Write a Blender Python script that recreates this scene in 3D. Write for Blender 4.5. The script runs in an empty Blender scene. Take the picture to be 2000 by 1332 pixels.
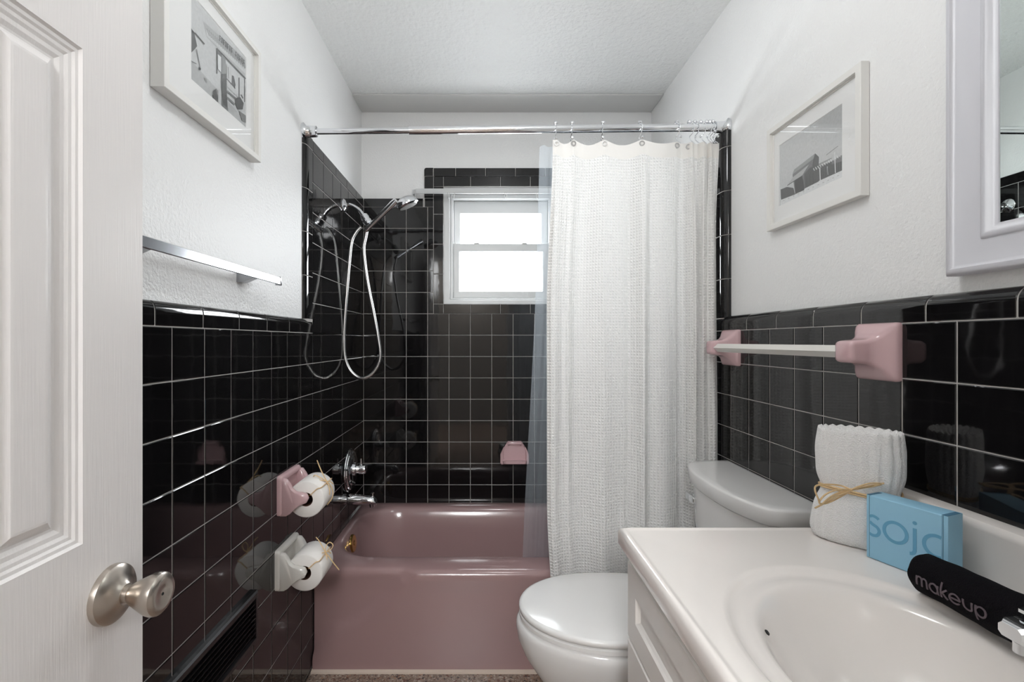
import bpy, bmesh, math, random
from mathutils import Vector, Matrix

random.seed(7)
SC = bpy.context.scene
COL = SC.collection
PI = math.pi

# ------------------------------------------------------------------ measures
F = 922.0            # focal length in pixels of the 2000 px wide frame
VX, VY = 950.0, 666.0
CZ = 1.1957          # camera height
P = 0.11             # tile pitch
def at(px, py, d):
    return Vector(((px - VX) / F * d, d, CZ + (VY - py) / F * d))
def onx(px, py, X):
    return at(px, py, X * F / (px - VX))
def zP(v):
    return CZ + v * P

XL, XLP = -0.6325, -0.6457      # left tile face, left paint
XR, XRP = 0.828, 0.8525         # right tile face, right paint
YB, YBP = 2.429, 2.441          # back tile face, back paint
H = 2.384                       # ceiling
YF = -0.02                      # front wall inner face
YT = 1.72                       # tub front

# ------------------------------------------------------------------ camera
cam_d = bpy.data.cameras.new('camera')
cam = bpy.data.objects.new('camera', cam_d)
COL.objects.link(cam)
cam.location = (0, 0, CZ)
cam.rotation_euler = (PI / 2, 0, 0)
cam_d.sensor_width = 36
cam_d.lens = F / 2000 * 36
cam_d.shift_x = (1000 - VX) / 2000
cam_d.clip_start = 0.01
SC.camera = cam

# ------------------------------------------------------------------ world and lights
w = bpy.data.worlds.new('overcast_sky'); SC.world = w
w.use_nodes = True
bg = w.node_tree.nodes['Background']
bg.inputs[0].default_value = (0.93, 0.97, 1.0, 1)
bg.inputs[1].default_value = 17.0

def area(name, loc, rot, sx, sy, power, color=(1, 1, 1), portal=False, disk=False):
    l = bpy.data.lights.new(name, 'AREA')
    l.shape = 'DISK' if disk else 'RECTANGLE'
    l.size = sx
    if not disk: l.size_y = sy
    l.energy = power; l.color = color
    o = bpy.data.objects.new(name, l); COL.objects.link(o)
    o.location = loc; o.rotation_euler = rot
    if portal: l.cycles.is_portal = True
    return o
area('window_daylight', (0.0765, 2.56, 1.69), (-PI / 2, 0, 0), 0.62, 0.62, 0, portal=True)
def point(name, loc, r, power, color):
    l = bpy.data.lights.new(name, 'POINT'); l.energy = power; l.color = color; l.shadow_soft_size = r
    o = bpy.data.objects.new(name, l); COL.objects.link(o); o.location = loc
    return o
point('ceiling_lamp_light', (0.10, 0.85, 2.17), 0.09, 6.6, (0.965, 0.985, 1.0))
point('hall_fill_light', (-0.22, -1.55, 2.06), 0.24, 100.0, (0.965, 0.985, 1.0))  # unseen fill added behind the camera to brighten the low areas

vs = SC.view_settings
SC.display_settings.display_device = 'sRGB'
vs.view_transform = 'Standard'; vs.look = 'None'; vs.gamma = 1.0
vs.use_curve_mapping = False
vs.exposure = 0.36
SC.cycles.max_bounces = 14
SC.cycles.diffuse_bounces = 6
SC.cycles.glossy_bounces = 6
SC.cycles.transparent_max_bounces = 12
SC.cycles.transmission_bounces = 8

# ------------------------------------------------------------------ materials
def new_mat(name):
    m = bpy.data.materials.new(name); m.use_nodes = True
    nt = m.node_tree
    return m, nt, nt.nodes['Principled BSDF']
def mat(name, color, rough=0.5, metal=0.0, spec=0.5, noise=None, bump=None, coat=0.0, sheen=0.0, trans=0.0):
    """noise=(scale, amount) small colour variation, bump=(scale, strength, distance, detail)"""
    m, nt, b = new_mat(name)
    b.inputs['Base Color'].default_value = (*color, 1)
    b.inputs['Roughness'].default_value = rough
    b.inputs['Metallic'].default_value = metal
    b.inputs['Specular IOR Level'].default_value = spec
    b.inputs['Coat Weight'].default_value = coat
    b.inputs['Coat Roughness'].default_value = 0.03
    b.inputs['Sheen Weight'].default_value = sheen
    b.inputs['Transmission Weight'].default_value = trans
    N, L = nt.nodes, nt.links
    tc = N.new('ShaderNodeTexCoord')
    if noise:
        n = N.new('ShaderNodeTexNoise'); n.inputs['Scale'].default_value = noise[0]
        n.inputs['Detail'].default_value = 3
        L.new(tc.outputs['Object'], n.inputs['Vector'])
        mr = N.new('ShaderNodeMapRange'); mr.inputs[3].default_value = 1 - noise[1]; mr.inputs[4].default_value = 1 + noise[1] * 0.5
        L.new(n.outputs[0], mr.inputs[0])
        mx = N.new('ShaderNodeVectorMath'); mx.operation = 'SCALE'
        mx.inputs[0].default_value = color
        L.new(mr.outputs[0], mx.inputs['Scale']); L.new(mx.outputs[0], b.inputs['Base Color'])
    if bump:
        n = N.new('ShaderNodeTexNoise'); n.inputs['Scale'].default_value = bump[0]
        n.inputs['Detail'].default_value = bump[3] if len(bump) > 3 else 2
        L.new(tc.outputs['Object'], n.inputs['Vector'])
        bp = N.new('ShaderNodeBump'); bp.inputs['Strength'].default_value = bump[1]
        bp.inputs['Distance'].default_value = bump[2]
        L.new(n.outputs[0], bp.inputs['Height']); L.new(bp.outputs[0], b.inputs['Normal'])
    return m

M = {}
M['paint'] = mat('wall_paint', (0.85, 0.85, 0.845), 0.42, bump=(150, 0.6, 0.003, 3))
M['hall_paint'] = mat('hall_wall_paint', (0.16, 0.14, 0.12), 0.6)
M['ceil'] = mat('ceiling_knockdown_paint', (0.86, 0.87, 0.86), 0.5, bump=(55, 0.8, 0.009, 5))
M['grout'] = mat('grout', (0.46, 0.44, 0.42), 0.8, noise=(40, 0.2))
M['white_trim'] = mat('white_trim_paint', (0.82, 0.81, 0.79), 0.35)
M['vinyl'] = mat('white_vinyl', (0.66, 0.67, 0.67), 0.35)
M['chrome'] = mat('chrome', (0.82, 0.83, 0.85), 0.06, metal=1.0)
M['hose'] = mat('steel_hose', (0.55, 0.54, 0.53), 0.33, metal=1.0)
M['nickel'] = mat('brushed_nickel', (0.52, 0.47, 0.42), 0.28, metal=1.0)
M['brass'] = mat('aged_brass', (0.72, 0.45, 0.14), 0.25, metal=1.0)
M['alu'] = mat('brushed_aluminium', (0.47, 0.48, 0.50), 0.16, metal=1.0)
M['pink_tub'] = mat('pink_enamel', (0.335, 0.215, 0.213), 0.16, noise=(5, 0.06), coat=0.25)
M['pink'] = mat('pink_glazed_ceramic', (0.62, 0.42, 0.435), 0.13, noise=(25, 0.05), coat=0.3)
M['china'] = mat('white_glazed_china', (0.76, 0.75, 0.74), 0.10, coat=0.3)
M['white_ceramic'] = mat('white_glazed_ceramic', (0.74, 0.72, 0.68), 0.12, coat=0.3)
M['seat'] = mat('white_seat_plastic', (0.80, 0.79, 0.78), 0.18)
M['marble'] = mat('cultured_marble', (0.80, 0.755, 0.72), 0.12, noise=(6, 0.04), coat=0.2)
M['cabinet'] = mat('cabinet_paint', (0.76, 0.73, 0.70), 0.35)
M['mirror_frame'] = mat('mirror_frame_paint', (0.66, 0.66, 0.70), 0.35)
M['frame'] = mat('picture_frame_paint', (0.80, 0.79, 0.76), 0.4)
M['mat_board'] = mat('mat_board', (0.84, 0.84, 0.83), 0.8)
M['paper_roll'] = mat('tissue_paper', (0.84, 0.81, 0.78), 0.95, bump=(400, 0.3, 0.0006))
M['core'] = mat('cardboard_core', (0.10, 0.045, 0.03), 0.9)
M['raffia'] = mat('raffia', (0.74, 0.52, 0.28), 0.6, noise=(120, 0.3))
M['towel'] = mat('white_terry', (0.92, 0.91, 0.90), 0.95, bump=(420, 1.0, 0.0035, 3), sheen=0.3)
M['black_towel'] = mat('black_terry', (0.0055, 0.0045, 0.0065), 0.95, spec=0.15, bump=(700, 1.0, 0.004, 3))
M['embroidery'] = mat('mauve_embroidery', (0.12, 0.09, 0.105), 0.7, bump=(900, 0.8, 0.001))
M['box_blue'] = mat('sky_blue_card', (0.30, 0.56, 0.74), 0.5)
M['box_print'] = mat('darker_blue_print', (0.125, 0.36, 0.56), 0.5)
M['box_seam'] = mat('box_seam', (0.06, 0.17, 0.27), 0.7)
M['black_plastic'] = mat('black_satin_metal', (0.012, 0.011, 0.012), 0.35)
M['caulk'] = mat('cream_caulk', (0.62, 0.52, 0.44), 0.6)
M['dark'] = mat('dark_gap', (0.01, 0.01, 0.01), 0.9)
M['clear_plastic'] = mat('clear_plastic', (0.9, 0.9, 0.9), 0.1, trans=0.8)

# black glazed tile: deep gloss with faint waviness
m, nt, b = new_mat('black_glazed_tile'); M['tile'] = m
b.inputs['Base Color'].default_value = (0.0065, 0.006, 0.0065, 1)
b.inputs['Roughness'].default_value = 0.045
b.inputs['IOR'].default_value = 1.52
N, L = nt.nodes, nt.links
g = N.new('ShaderNodeNewGeometry')
n = N.new('ShaderNodeTexNoise'); n.inputs['Scale'].default_value = 26; n.inputs['Detail'].default_value = 1
L.new(g.outputs['Position'], n.inputs['Vector'])
bp = N.new('ShaderNodeBump'); bp.inputs['Strength'].default_value = 0.12; bp.inputs['Distance'].default_value = 0.001
L.new(n.outputs[0], bp.inputs['Height']); L.new(bp.outputs[0], b.inputs['Normal'])

# glass pane
def glass_mat(name, tint=(1, 1, 1), gloss=0.02):
    m = bpy.data.materials.new(name); m.use_nodes = True
    nt = m.node_tree; nt.nodes.clear(); N, L = nt.nodes, nt.links
    o = N.new('ShaderNodeOutputMaterial'); t = N.new('ShaderNodeBsdfTransparent'); t.inputs[0].default_value = (*tint, 1)
    g = N.new('ShaderNodeBsdfGlossy'); g.inputs['Roughness'].default_value = gloss
    lw = N.new('ShaderNodeLayerWeight'); lw.inputs[0].default_value = 0.5
    p5 = N.new('ShaderNodeMath'); p5.operation = 'POWER'; p5.inputs[1].default_value = 5
    fr = N.new('ShaderNodeMath'); fr.operation = 'MULTIPLY_ADD'; fr.inputs[1].default_value = 0.96; fr.inputs[2].default_value = 0.04
    L.new(lw.outputs['Facing'], p5.inputs[0]); L.new(p5.outputs[0], fr.inputs[0])
    mx = N.new('ShaderNodeMixShader')
    L.new(fr.outputs[0], mx.inputs[0]); L.new(t.outputs[0], mx.inputs[1]); L.new(g.outputs[0], mx.inputs[2]); L.new(mx.outputs[0], o.inputs[0])
    return m
M['glass'] = glass_mat('clear_glass')
# mirror
m, nt, b = new_mat('mirror_silver'); M['mirror'] = m
b.inputs['Base Color'].default_value = (0.80, 0.86, 0.83, 1); b.inputs['Metallic'].default_value = 1; b.inputs['Roughness'].default_value = 0.0

# waffle cloth: translucent cotton with woven square cells from the cloth's own length coordinates
def cloth_mat(name, color, cell, trans, depth):
    m = bpy.data.materials.new(name); m.use_nodes = True
    nt = m.node_tree; nt.nodes.clear(); N, L = nt.nodes, nt.links
    o = N.new('ShaderNodeOutputMaterial')
    d = N.new('ShaderNodeBsdfDiffuse'); t = N.new('ShaderNodeBsdfTranslucent')
    d.inputs[0].default_value = (*color, 1); t.inputs[0].default_value = (color[0], color[1] * 0.985, color[2] * 0.96, 1)
    mx = N.new('ShaderNodeMixShader'); mx.inputs[0].default_value = trans
    L.new(d.outputs[0], mx.inputs[1]); L.new(t.outputs[0], mx.inputs[2]); L.new(mx.outputs[0], o.inputs[0])
    if cell:
        uv = N.new('ShaderNodeUVMap'); sp = N.new('ShaderNodeSeparateXYZ'); L.new(uv.outputs[0], sp.inputs[0])
        outs = []
        for k in (0, 1):
            a = N.new('ShaderNodeMath'); a.operation = 'MULTIPLY'; a.inputs[1].default_value = 2 * PI / cell
            L.new(sp.outputs[k], a.inputs[0])
            s = N.new('ShaderNodeMath'); s.operation = 'COSINE'; L.new(a.outputs[0], s.inputs[0]); outs.append(s)
        mm = N.new('ShaderNodeMath'); mm.operation = 'MAXIMUM'
        L.new(outs[0].outputs[0], mm.inputs[0]); L.new(outs[1].outputs[0], mm.inputs[1])
        bp = N.new('ShaderNodeBump'); bp.inputs['Strength'].default_value = 0.6; bp.inputs['Distance'].default_value = depth
        L.new(mm.outputs[0], bp.inputs['Height'])
        L.new(bp.outputs[0], d.inputs['Normal']); L.new(bp.outputs[0], t.inputs['Normal'])
        # thread ridges are a little denser than the wells
        mr = N.new('ShaderNodeMapRange'); mr.inputs[1].default_value = -1; mr.inputs[2].default_value = 1
        mr.inputs[3].default_value = trans + 0.08; mr.inputs[4].default_value = trans - 0.10
        L.new(mm.outputs[0], mr.inputs[0]); L.new(mr.outputs[0], mx.inputs[0])
    return m
M['waffle'] = cloth_mat('waffle_weave_cotton', (0.92, 0.915, 0.90), 0.0105, 0.32, 0.0022)
M['hem'] = cloth_mat('curtain_hem_cotton', (0.88, 0.855, 0.82), 0, 0.30, 0)
# liner
m = bpy.data.materials.new('clear_liner_plastic'); m.use_nodes = True; M['liner'] = m
nt = m.node_tree; nt.nodes.clear(); N, L = nt.nodes, nt.links
o = N.new('ShaderNodeOutputMaterial'); t = N.new('ShaderNodeBsdfTransparent'); t.inputs[0].default_value = (0.97, 0.985, 1, 1)
tr = N.new('ShaderNodeBsdfTranslucent'); tr.inputs[0].default_value = (0.80, 0.88, 0.95, 1)
df = N.new('ShaderNodeBsdfDiffuse'); df.inputs[0].default_value = (0.80, 0.88, 0.95, 1)
gl = N.new('ShaderNodeBsdfGlossy'); gl.inputs['Roughness'].default_value = 0.15
m1 = N.new('ShaderNodeMixShader'); m1.inputs[0].default_value = 0.5
m2 = N.new('ShaderNodeMixShader'); m2.inputs[0].default_value = 0.25
m3 = N.new('ShaderNodeMixShader'); lw0 = N.new('ShaderNodeLayerWeight'); lw0.inputs[0].default_value = 0.5
lw = N.new('ShaderNodeMath'); lw.operation = 'POWER'; lw.inputs[1].default_value = 4
L.new(lw0.outputs['Facing'], lw.inputs[0])
L.new(tr.outputs[0], m1.inputs[1]); L.new(df.outputs[0], m1.inputs[2])
L.new(t.outputs[0], m2.inputs[1]); L.new(m1.outputs[0], m2.inputs[2])
L.new(lw.outputs[0], m3.inputs[0]); L.new(m2.outputs[0], m3.inputs[1]); L.new(gl.outputs[0], m3.inputs[2])
L.new(m3.outputs[0], o.inputs[0])

# door: white paint over embossed wood grain (fine vertical lines)
m, nt, b = new_mat('door_paint_woodgrain'); M['door'] = m
b.inputs['Base Color'].default_value = (0.76, 0.735, 0.725, 1); b.inputs['Roughness'].default_value = 0.32
N, L = nt.nodes, nt.links
g = N.new('ShaderNodeNewGeometry'); mp = N.new('ShaderNodeMapping'); mp.inputs['Scale'].default_value = (1, 1, 0.035)
L.new(g.outputs['Position'], mp.inputs[0])
n = N.new('ShaderNodeTexNoise'); n.inputs['Scale'].default_value = 420; n.inputs['Detail'].default_value = 3
L.new(mp.outputs[0], n.inputs['Vector'])
bp = N.new('ShaderNodeBump'); bp.inputs['Strength'].default_value = 0.35; bp.inputs['Distance'].default_value = 0.0008
L.new(n.outputs[0], bp.inputs['Height']); L.new(bp.outputs[0], b.inputs['Normal'])

# terrazzo
m, nt, b = new_mat('terrazzo'); M['terrazzo'] = m
b.inputs['Roughness'].default_value = 0.3
N, L = nt.nodes, nt.links
g = N.new('ShaderNodeNewGeometry')
v = N.new('ShaderNodeTexVoronoi'); v.inputs['Scale'].default_value = 170
L.new(g.outputs['Position'], v.inputs['Vector'])
sp = N.new('ShaderNodeSeparateColor'); L.new(v.outputs['Color'], sp.inputs[0])
cr = N.new('ShaderNodeValToRGB'); e = cr.color_ramp; e.interpolation = 'CONSTANT'
e.elements[0].color = (0.20, 0.145, 0.11, 1); e.elements[1].position = 0.30; e.elements[1].color = (0.30, 0.23, 0.185, 1)
for p_, c_ in ((0.55, (0.24, 0.185, 0.15)), (0.72, (0.42, 0.35, 0.30)), (0.82, (0.14, 0.06, 0.04)), (0.90, (0.05, 0.035, 0.03)), (0.96, (0.34, 0.20, 0.13))):
    el = e.elements.new(p_); el.color = (*c_, 1)
L.new(sp.outputs[0], cr.inputs[0]); L.new(cr.outputs[0], b.inputs['Base Color'])

# emissive lamp glass
m, nt, b = new_mat('lit_lamp_glass'); M['lamp'] = m
b.inputs['Emission Color'].default_value = (1, 0.95, 0.88, 1); b.inputs['Emission Strength'].default_value = 2.0

GREY = {}
for k, v_ in (('a', 0.62), ('b', 0.48), ('c', 0.33), ('d', 0.20), ('e', 0.11), ('f', 0.055), ('w', 0.78)):
    GREY[k] = mat('print_grey_' + {'a': 'pale', 'b': 'light', 'c': 'middle', 'd': 'slate', 'e': 'deep', 'f': 'black', 'w': 'white'}[k], (v_ * 0.98, v_ * 1.0, v_ * 1.0), 0.7, noise=(160, 0.18))

# ------------------------------------------------------------------ mesh helpers
def put(name, verts, faces, material, parent=None, smooth=True, origin=None, angle=35, uv=None):
    vs_ = [Vector(v) for v in verts]
    if origin is None:
        lo = [min(v[i] for v in vs_) for i in range(3)]; hi = [max(v[i] for v in vs_) for i in range(3)]
        origin = Vector(((lo[0] + hi[0]) / 2, (lo[1] + hi[1]) / 2, lo[2]))
    else: origin = Vector(origin)
    me = bpy.data.meshes.new(name)
    me.from_pydata([v - origin for v in vs_], [], faces)
    me.materials.append(material)
    bm = bmesh.new(); bm.from_mesh(me)
    bmesh.ops.recalc_face_normals(bm, faces=bm.faces)
    bm.to_mesh(me); bm.free()
    if uv:
        lay = me.uv_layers.new(name='UVMap')
        for lp in me.loops: lay.data[lp.index].uv = uv[lp.vertex_index]
    if smooth:
        for p in me.polygons: p.use_smooth = True
        me.set_sharp_from_angle(angle=math.radians(angle))
    o = bpy.data.objects.new(name, me); COL.objects.link(o)
    o.location = origin
    if parent is not None:
        o.parent = parent
        o.matrix_parent_inverse = Matrix.Translation(-WLOC[parent.name])
    WLOC[o.name] = origin.copy()
    return o
WLOC = {}
def tag(o, label=None, cat=None, group=None, kind=None):
    if label: o['label'] = label
    if cat: o['category'] = cat
    if group: o['group'] = group
    if kind: o['kind'] = kind
    return o
def empty(name, loc, label=None, cat=None, group=None, kind=None):
    o = bpy.data.objects.new(name, None); COL.objects.link(o)
    o.location = loc; o.empty_display_size = 0.05
    WLOC[o.name] = Vector(loc)
    return tag(o, label, cat, group, kind)

class MB:
    def __init__(s): s.v = []; s.f = []
    def add(s, v, f):
        k = len(s.v); s.v += [Vector(p) for p in v]; s.f += [[i + k for i in q] for q in f]; return s
    def loft(s, rings, closed=True, cap0=True, cap1=True, wrap=False):
        n = len(rings[0]); k = len(s.v)
        for r in rings: s.v += [Vector(p) for p in r]
        m = len(rings)
        for i in range(m if wrap else m - 1):
            i2 = (i + 1) % m
            for j in range(n if closed else n - 1):
                j2 = (j + 1) % n
                s.f.append([k + i * n + j, k + i * n + j2, k + i2 * n + j2, k + i2 * n + j])
        if cap0 and not wrap: s.f.append([k + j for j in range(n)][::-1])
        if cap1 and not wrap: s.f.append([k + (m - 1) * n + j for j in range(n)])
        return s
    def lathe(s, prof, origin, axis, n=32, cap0=True, cap1=True):
        """prof: (distance along axis, radius)"""
        a = Vector(axis).normalized(); u = a.orthogonal().normalized(); w_ = a.cross(u); o = Vector(origin)
        rings = [[o + a * h + (u * math.cos(2 * PI * j / n) + w_ * math.sin(2 * PI * j / n)) * max(r, 1e-5) for j in range(n)] for h, r in prof]
        return s.loft(rings, True, cap0, cap1)
    def tube(s, pts, r, n=10, caps=True, closed=False):
        pts = [Vector(p) for p in pts]; m = len(pts)
        rr = r if isinstance(r, (list, tuple)) else [r] * m
        rings = []; prev = None
        for i, p in enumerate(pts):
            if closed: t = (pts[(i + 1) % m] - pts[i - 1]).normalized()
            else: t = (pts[min(i + 1, m - 1)] - pts[max(i - 1, 0)]).normalized()
            if prev is None: u = t.orthogonal().normalized()
            else:
                u = (prev - t * prev.dot(t))
                u = u.normalized() if u.length > 1e-6 else t.orthogonal().normalized()
            prev = u; w_ = t.cross(u)
            rings.append([p + (u * math.cos(2 * PI * j / n) + w_ * math.sin(2 * PI * j / n)) * rr[i] for j in range(n)])
        return s.loft(rings, True, caps, caps, wrap=closed)
    def box(s, x0, x1, y0, y1, z0, z1):
        v = [(x, y, z) for x in (x0, x1) for y in (y0, y1) for z in (z0, z1)]
        return s.add(v, [[0, 1, 3, 2], [4, 6, 7, 5], [0, 4, 5, 1], [2, 3, 7, 6], [0, 2, 6, 4], [1, 5, 7, 3]])
    def build(s, name, material, parent=None, **kw):
        return put(name, s.v, s.f, material, parent, **kw)
def rbox(name, x0, x1, y0, y1, z0, z1, r, material, parent=None, seg=2, mtx=None):
    bm = bmesh.new(); bmesh.ops.create_cube(bm, size=1)
    for v in bm.verts:
        v.co = Vector(((x0 + x1) / 2 + v.co.x * (x1 - x0), (y0 + y1) / 2 + v.co.y * (y1 - y0), (z0 + z1) / 2 + v.co.z * (z1 - z0)))
    if r > 0: bmesh.ops.bevel(bm, geom=list(bm.edges), offset=r, segments=seg, profile=0.5, affect='EDGES')
    vv = [(mtx @ v.co if mtx else v.co.copy()) for v in bm.verts]
    bm.verts.index_update()
    ff = [[v.index for v in f.verts] for f in bm.faces]; bm.free()
    return put(name, vv, ff, material, parent)
def curve_pts(ctrl, n=12):
    """Catmull-Rom through control points"""
    c = [Vector(p) for p in ctrl]; c = [c[0] * 2 - c[1]] + c + [c[-1] * 2 - c[-2]]
    out = []
    for i in range(1, len(c) - 2):
        for k in range(n):
            t = k / n
            p0, p1, p2, p3 = c[i - 1], c[i], c[i + 1], c[i + 2]
            out.append(0.5 * ((2 * p1) + (p2 - p0) * t + (2 * p0 - 5 * p1 + 4 * p2 - p3) * t * t + (3 * p1 - p0 - 3 * p2 + p3) * t ** 3))
    out.append(c[-2]); return out
def rrect(x0, x1, y0, y1, r, nx=12, ny=8, nc=6):
    """points around a rounded rectangle, same count for any size"""
    r = min(r, (x1 - x0) / 2 - 1e-4, (y1 - y0) / 2 - 1e-4); out = []
    def side(a, b, n):
        for i in range(1, n): out.append((a[0] + (b[0] - a[0]) * i / n, a[1] + (b[1] - a[1]) * i / n))
    def corner(cx, cy, a0):
        for i in range(nc + 1):
            a = a0 + PI / 2 * i / nc; out.append((cx + r * math.cos(a), cy + r * math.sin(a)))
    side((x0 + r, y0), (x1 - r, y0), nx); corner(x1 - r, y0 + r, -PI / 2)
    side((x1, y0 + r), (x1, y1 - r), ny); corner(x1 - r, y1 - r, 0)
    side((x1 - r, y1), (x0 + r, y1), nx); corner(x0 + r, y1 - r, PI / 2)
    side((x0, y1 - r), (x0, y0 + r), ny); corner(x0 + r, y0 + r, PI)
    return out
def sstep(a, b, x):
    t = min(1, max(0, (x - a) / (b - a))); return t * t * (3 - 2 * t)
def copy_part(src, parent, pinv=None):
    c = src.copy(); COL.objects.link(c); c.parent = parent
    return c

# ================================================================== ROOM SHELL
floor = tag(MB().box(-1.3, 1.3, -2.0, 2.6, -0.05, 0.0).build('floor', M['terrazzo'], smooth=False), kind='structure')
ceiling = tag(MB().box(-1.3, 1.3, -2.0, 2.6, H, H + 0.05).build('ceiling', M['ceil'], smooth=False), kind='structure')
wall_left = tag(MB().box(XLP - 0.1, XLP, YF - 0.12, 2.6, 0, H).build('wall_left', M['paint'], smooth=False), kind='structure')
wall_right = tag(MB().box(XRP, XRP + 0.1, YF - 0.12, 2.6, 0, H).build('wall_right', M['paint'], smooth=False), kind='structure')
tag(rbox('ceiling_shade_band', XLP + 0.001, XRP - 0.001, 2.268, YBP - 0.0005, H - 0.007, H - 0.0005, 0.002, mat('shade_band_grey', (0.70, 0.70, 0.69), 0.5)), kind='structure')  # added thin strip, its greyer colour paints in the shade above the window
# window opening (tile units from the camera axis)
WX0, WX1, WZ0, WZ1 = -2.01 * P, 3.40 * P, zP(1.735), zP(7.23)
def wall_with_hole(name, x0, x1, z0, z1, hx0, hx1, hz0, hz1, y0, y1, m):
    b = MB()
    o = [(x0, z0), (x1, z0), (x1, z1), (x0, z1)]; i = [(hx0, hz0), (hx1, hz0), (hx1, hz1), (hx0, hz1)]
    v = [(p[0], y0, p[1]) for p in o + i] + [(p[0], y1, p[1]) for p in o + i]
    f = []
    for k in range(4):
        k2 = (k + 1) % 4
        f += [[k, k2, 4 + k2, 4 + k], [8 + k, 12 + k, 12 + k2, 8 + k2], [4 + k, 4 + k2, 12 + k2, 12 + k], [k, 8 + k, 8 + k2, k2]]
    return b.add(v, f).build(name, m, smooth=False)
wall_back = tag(wall_with_hole('wall_back', XLP, XRP, 0, H, WX0 - 0.004, WX1 + 0.004, WZ0 - 0.004, WZ1 + 0.004, YBP, YBP + 0.13, M['paint']), kind='structure')
# front wall with the doorway the camera stands in
DX0, DX1 = -0.53, 0.22
b = MB()
o_ = [(XLP - 0.1, 0), (DX0, 0), (DX0, 2.05), (DX1, 2.05), (DX1, 0), (XRP + 0.1, 0), (XRP + 0.1, H), (XLP - 0.1, H)]
n_ = len(o_)
v_ = [(x, YF - 0.12, z) for x, z in o_] + [(x, YF, z) for x, z in o_]
f_ = [list(range(n_)), list(range(n_, 2 * n_))[::-1]] + [[i, (i + 1) % n_, n_ + (i + 1) % n_, n_ + i] for i in range(n_)]
wall_front = tag(b.add(v_, f_).build('wall_front', M['paint'], smooth=False), kind='structure')
# hallway behind the camera
hall = MB()
hall.box(-1.3, -1.2, -2.0, YF - 0.12, 0, H)
tag(hall.build('wall_hall_left', M['hall_paint'], smooth=False), kind='structure')
tag(MB().box(1.2, 1.3, -2.0, YF - 0.12, 0, H).build('wall_hall_right', M['hall_paint'], smooth=False), kind='structure')
tag(MB().box(-1.2, 1.2, -2.0, -1.9, 0, H).build('wall_hall_back', M['hall_paint'], smooth=False), kind='structure')

# ------------------------------------------------------------------ tiles
GAP = 0.0022
def tile_mesh(w_, h_, name='tile'):
    bv = 0.0016
    rings = [(0, -0.006), (0, -0.0011), (bv, 0)]
    v = []; f = []
    for ins, z in rings:
        a, c = w_ / 2 - ins, h_ / 2 - ins
        v += [(-a, -c, z), (a, -c, z), (a, c, z), (-a, c, z)]
    for i in range(2):
        for j in range(4):
            j2 = (j + 1) % 4; f.append([i * 4 + j, i * 4 + j2, i * 4 + 4 + j2, i * 4 + 4 + j])
    f.append([8, 9, 10, 11])
    me = bpy.data.meshes.new(name); me.from_pydata(v, [], f); me.materials.append(M['tile'])
    return me
def cap_profile(h_, r, t, ins=0.0):
    """(up, out) from the field edge to the painted wall"""
    pr = [(0, -0.006), (0, -0.0011 - ins), (0.0014, -ins)]
    pr.append((h_ - r - 0.0010, -ins)); pr.append((h_ - r, -ins))
    for i in range(1, 7):
        a = PI / 2 * i / 6
        pr.append((h_ - r + (r - ins) * math.sin(a), -ins - (t - ins) * (1 - math.cos(a))))
    return pr
def cap_mesh(L_, h_, r, t, name='cap_tile'):
    pr = cap_profile(h_, r, t); v = []; f = []
    xs = [(-L_ / 2, -0.0012), (-L_ / 2 + 0.0012, 0), (L_ / 2 - 0.0012, 0), (L_ / 2, -0.0012)]
    n = len(pr)
    for x, dz in xs:
        for u, o in pr: v.append((x, u, max(o + dz, -t)))
    for i in range(3):
        for j in range(n - 1): f.append([i * n + j, i * n + n + j, i * n + n + j + 1, i * n + j + 1])
    me = bpy.data.meshes.new(name); me.from_pydata(v, [], f); me.materials.append(M['tile'])
    for p in me.polygons: p.use_smooth = True
    me.set_sharp_from_angle(angle=math.radians(24))
    return me
# wall frames: (along, up, out) axes
def frame_mtx(along, up, out): return Matrix((along, up, out)).transposed().to_4x4()
FR = {'L': (Vector((0, 1, 0)), Vector((0, 0, 1)), Vector((1, 0, 0))),
      'R': (Vector((0, -1, 0)), Vector((0, 0, 1)), Vector((-1, 0, 0))),
      'B': (Vector((1, 0, 0)), Vector((0, 0, 1)), Vector((0, -1, 0)))}
def place(me, name, parent, along, up, out, pos, sx=1, sy=1, jitter=0.0016):
    o = bpy.data.objects.new(name, me); COL.objects.link(o)
    mt = frame_mtx(along, up, out)
    if jitter:
        mt = mt @ Matrix.Rotation(random.uniform(-1, 1) * jitter, 4, 'X') @ Matrix.Rotation(random.uniform(-1, 1) * jitter, 4, 'Y')
    mt = Matrix.Translation(pos) @ mt @ Matrix.Diagonal((sx, sy, 1, 1))
    o.parent = parent; o.matrix_parent_inverse = Matrix.Translation(-WLOC[parent.name])
    o.matrix_basis = mt
    return o
TILE = tile_mesh(P - GAP, P - GAP)
def field_tile(parent, wall, face, a0, a1, z0, z1):
    """one tile between along a0..a1 (metres, world y or x) and z0..z1"""
    al, up, out = FR[wall]
    w_, h_ = abs(a1 - a0) - GAP, abs(z1 - z0) - GAP
    if w_ < 0.004 or h_ < 0.004: return
    c = (a0 + a1) / 2; z = (z0 + z1) / 2
    pos = Vector((c, face, z)) if wall == 'B' else Vector((face, c, z))
    place(TILE, 'tile', parent, al, up, out, pos, w_ / (P - GAP), h_ / (P - GAP))
def bed(parent, wall, face, paint, a0, a1, z0, z1, name='grout_bed'):
    b = MB(); rec = 0.0013
    if wall == 'L': b.box(paint - 0.002, face - rec, a0, a1, z0, z1)
    elif wall == 'R': b.box(face + rec, paint + 0.002, a0, a1, z0, z1)
    else: b.box(a0, a1, face + rec, paint + 0.002, z0, z1)
    return b.build(name, M['grout'], parent, smooth=False)
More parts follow.
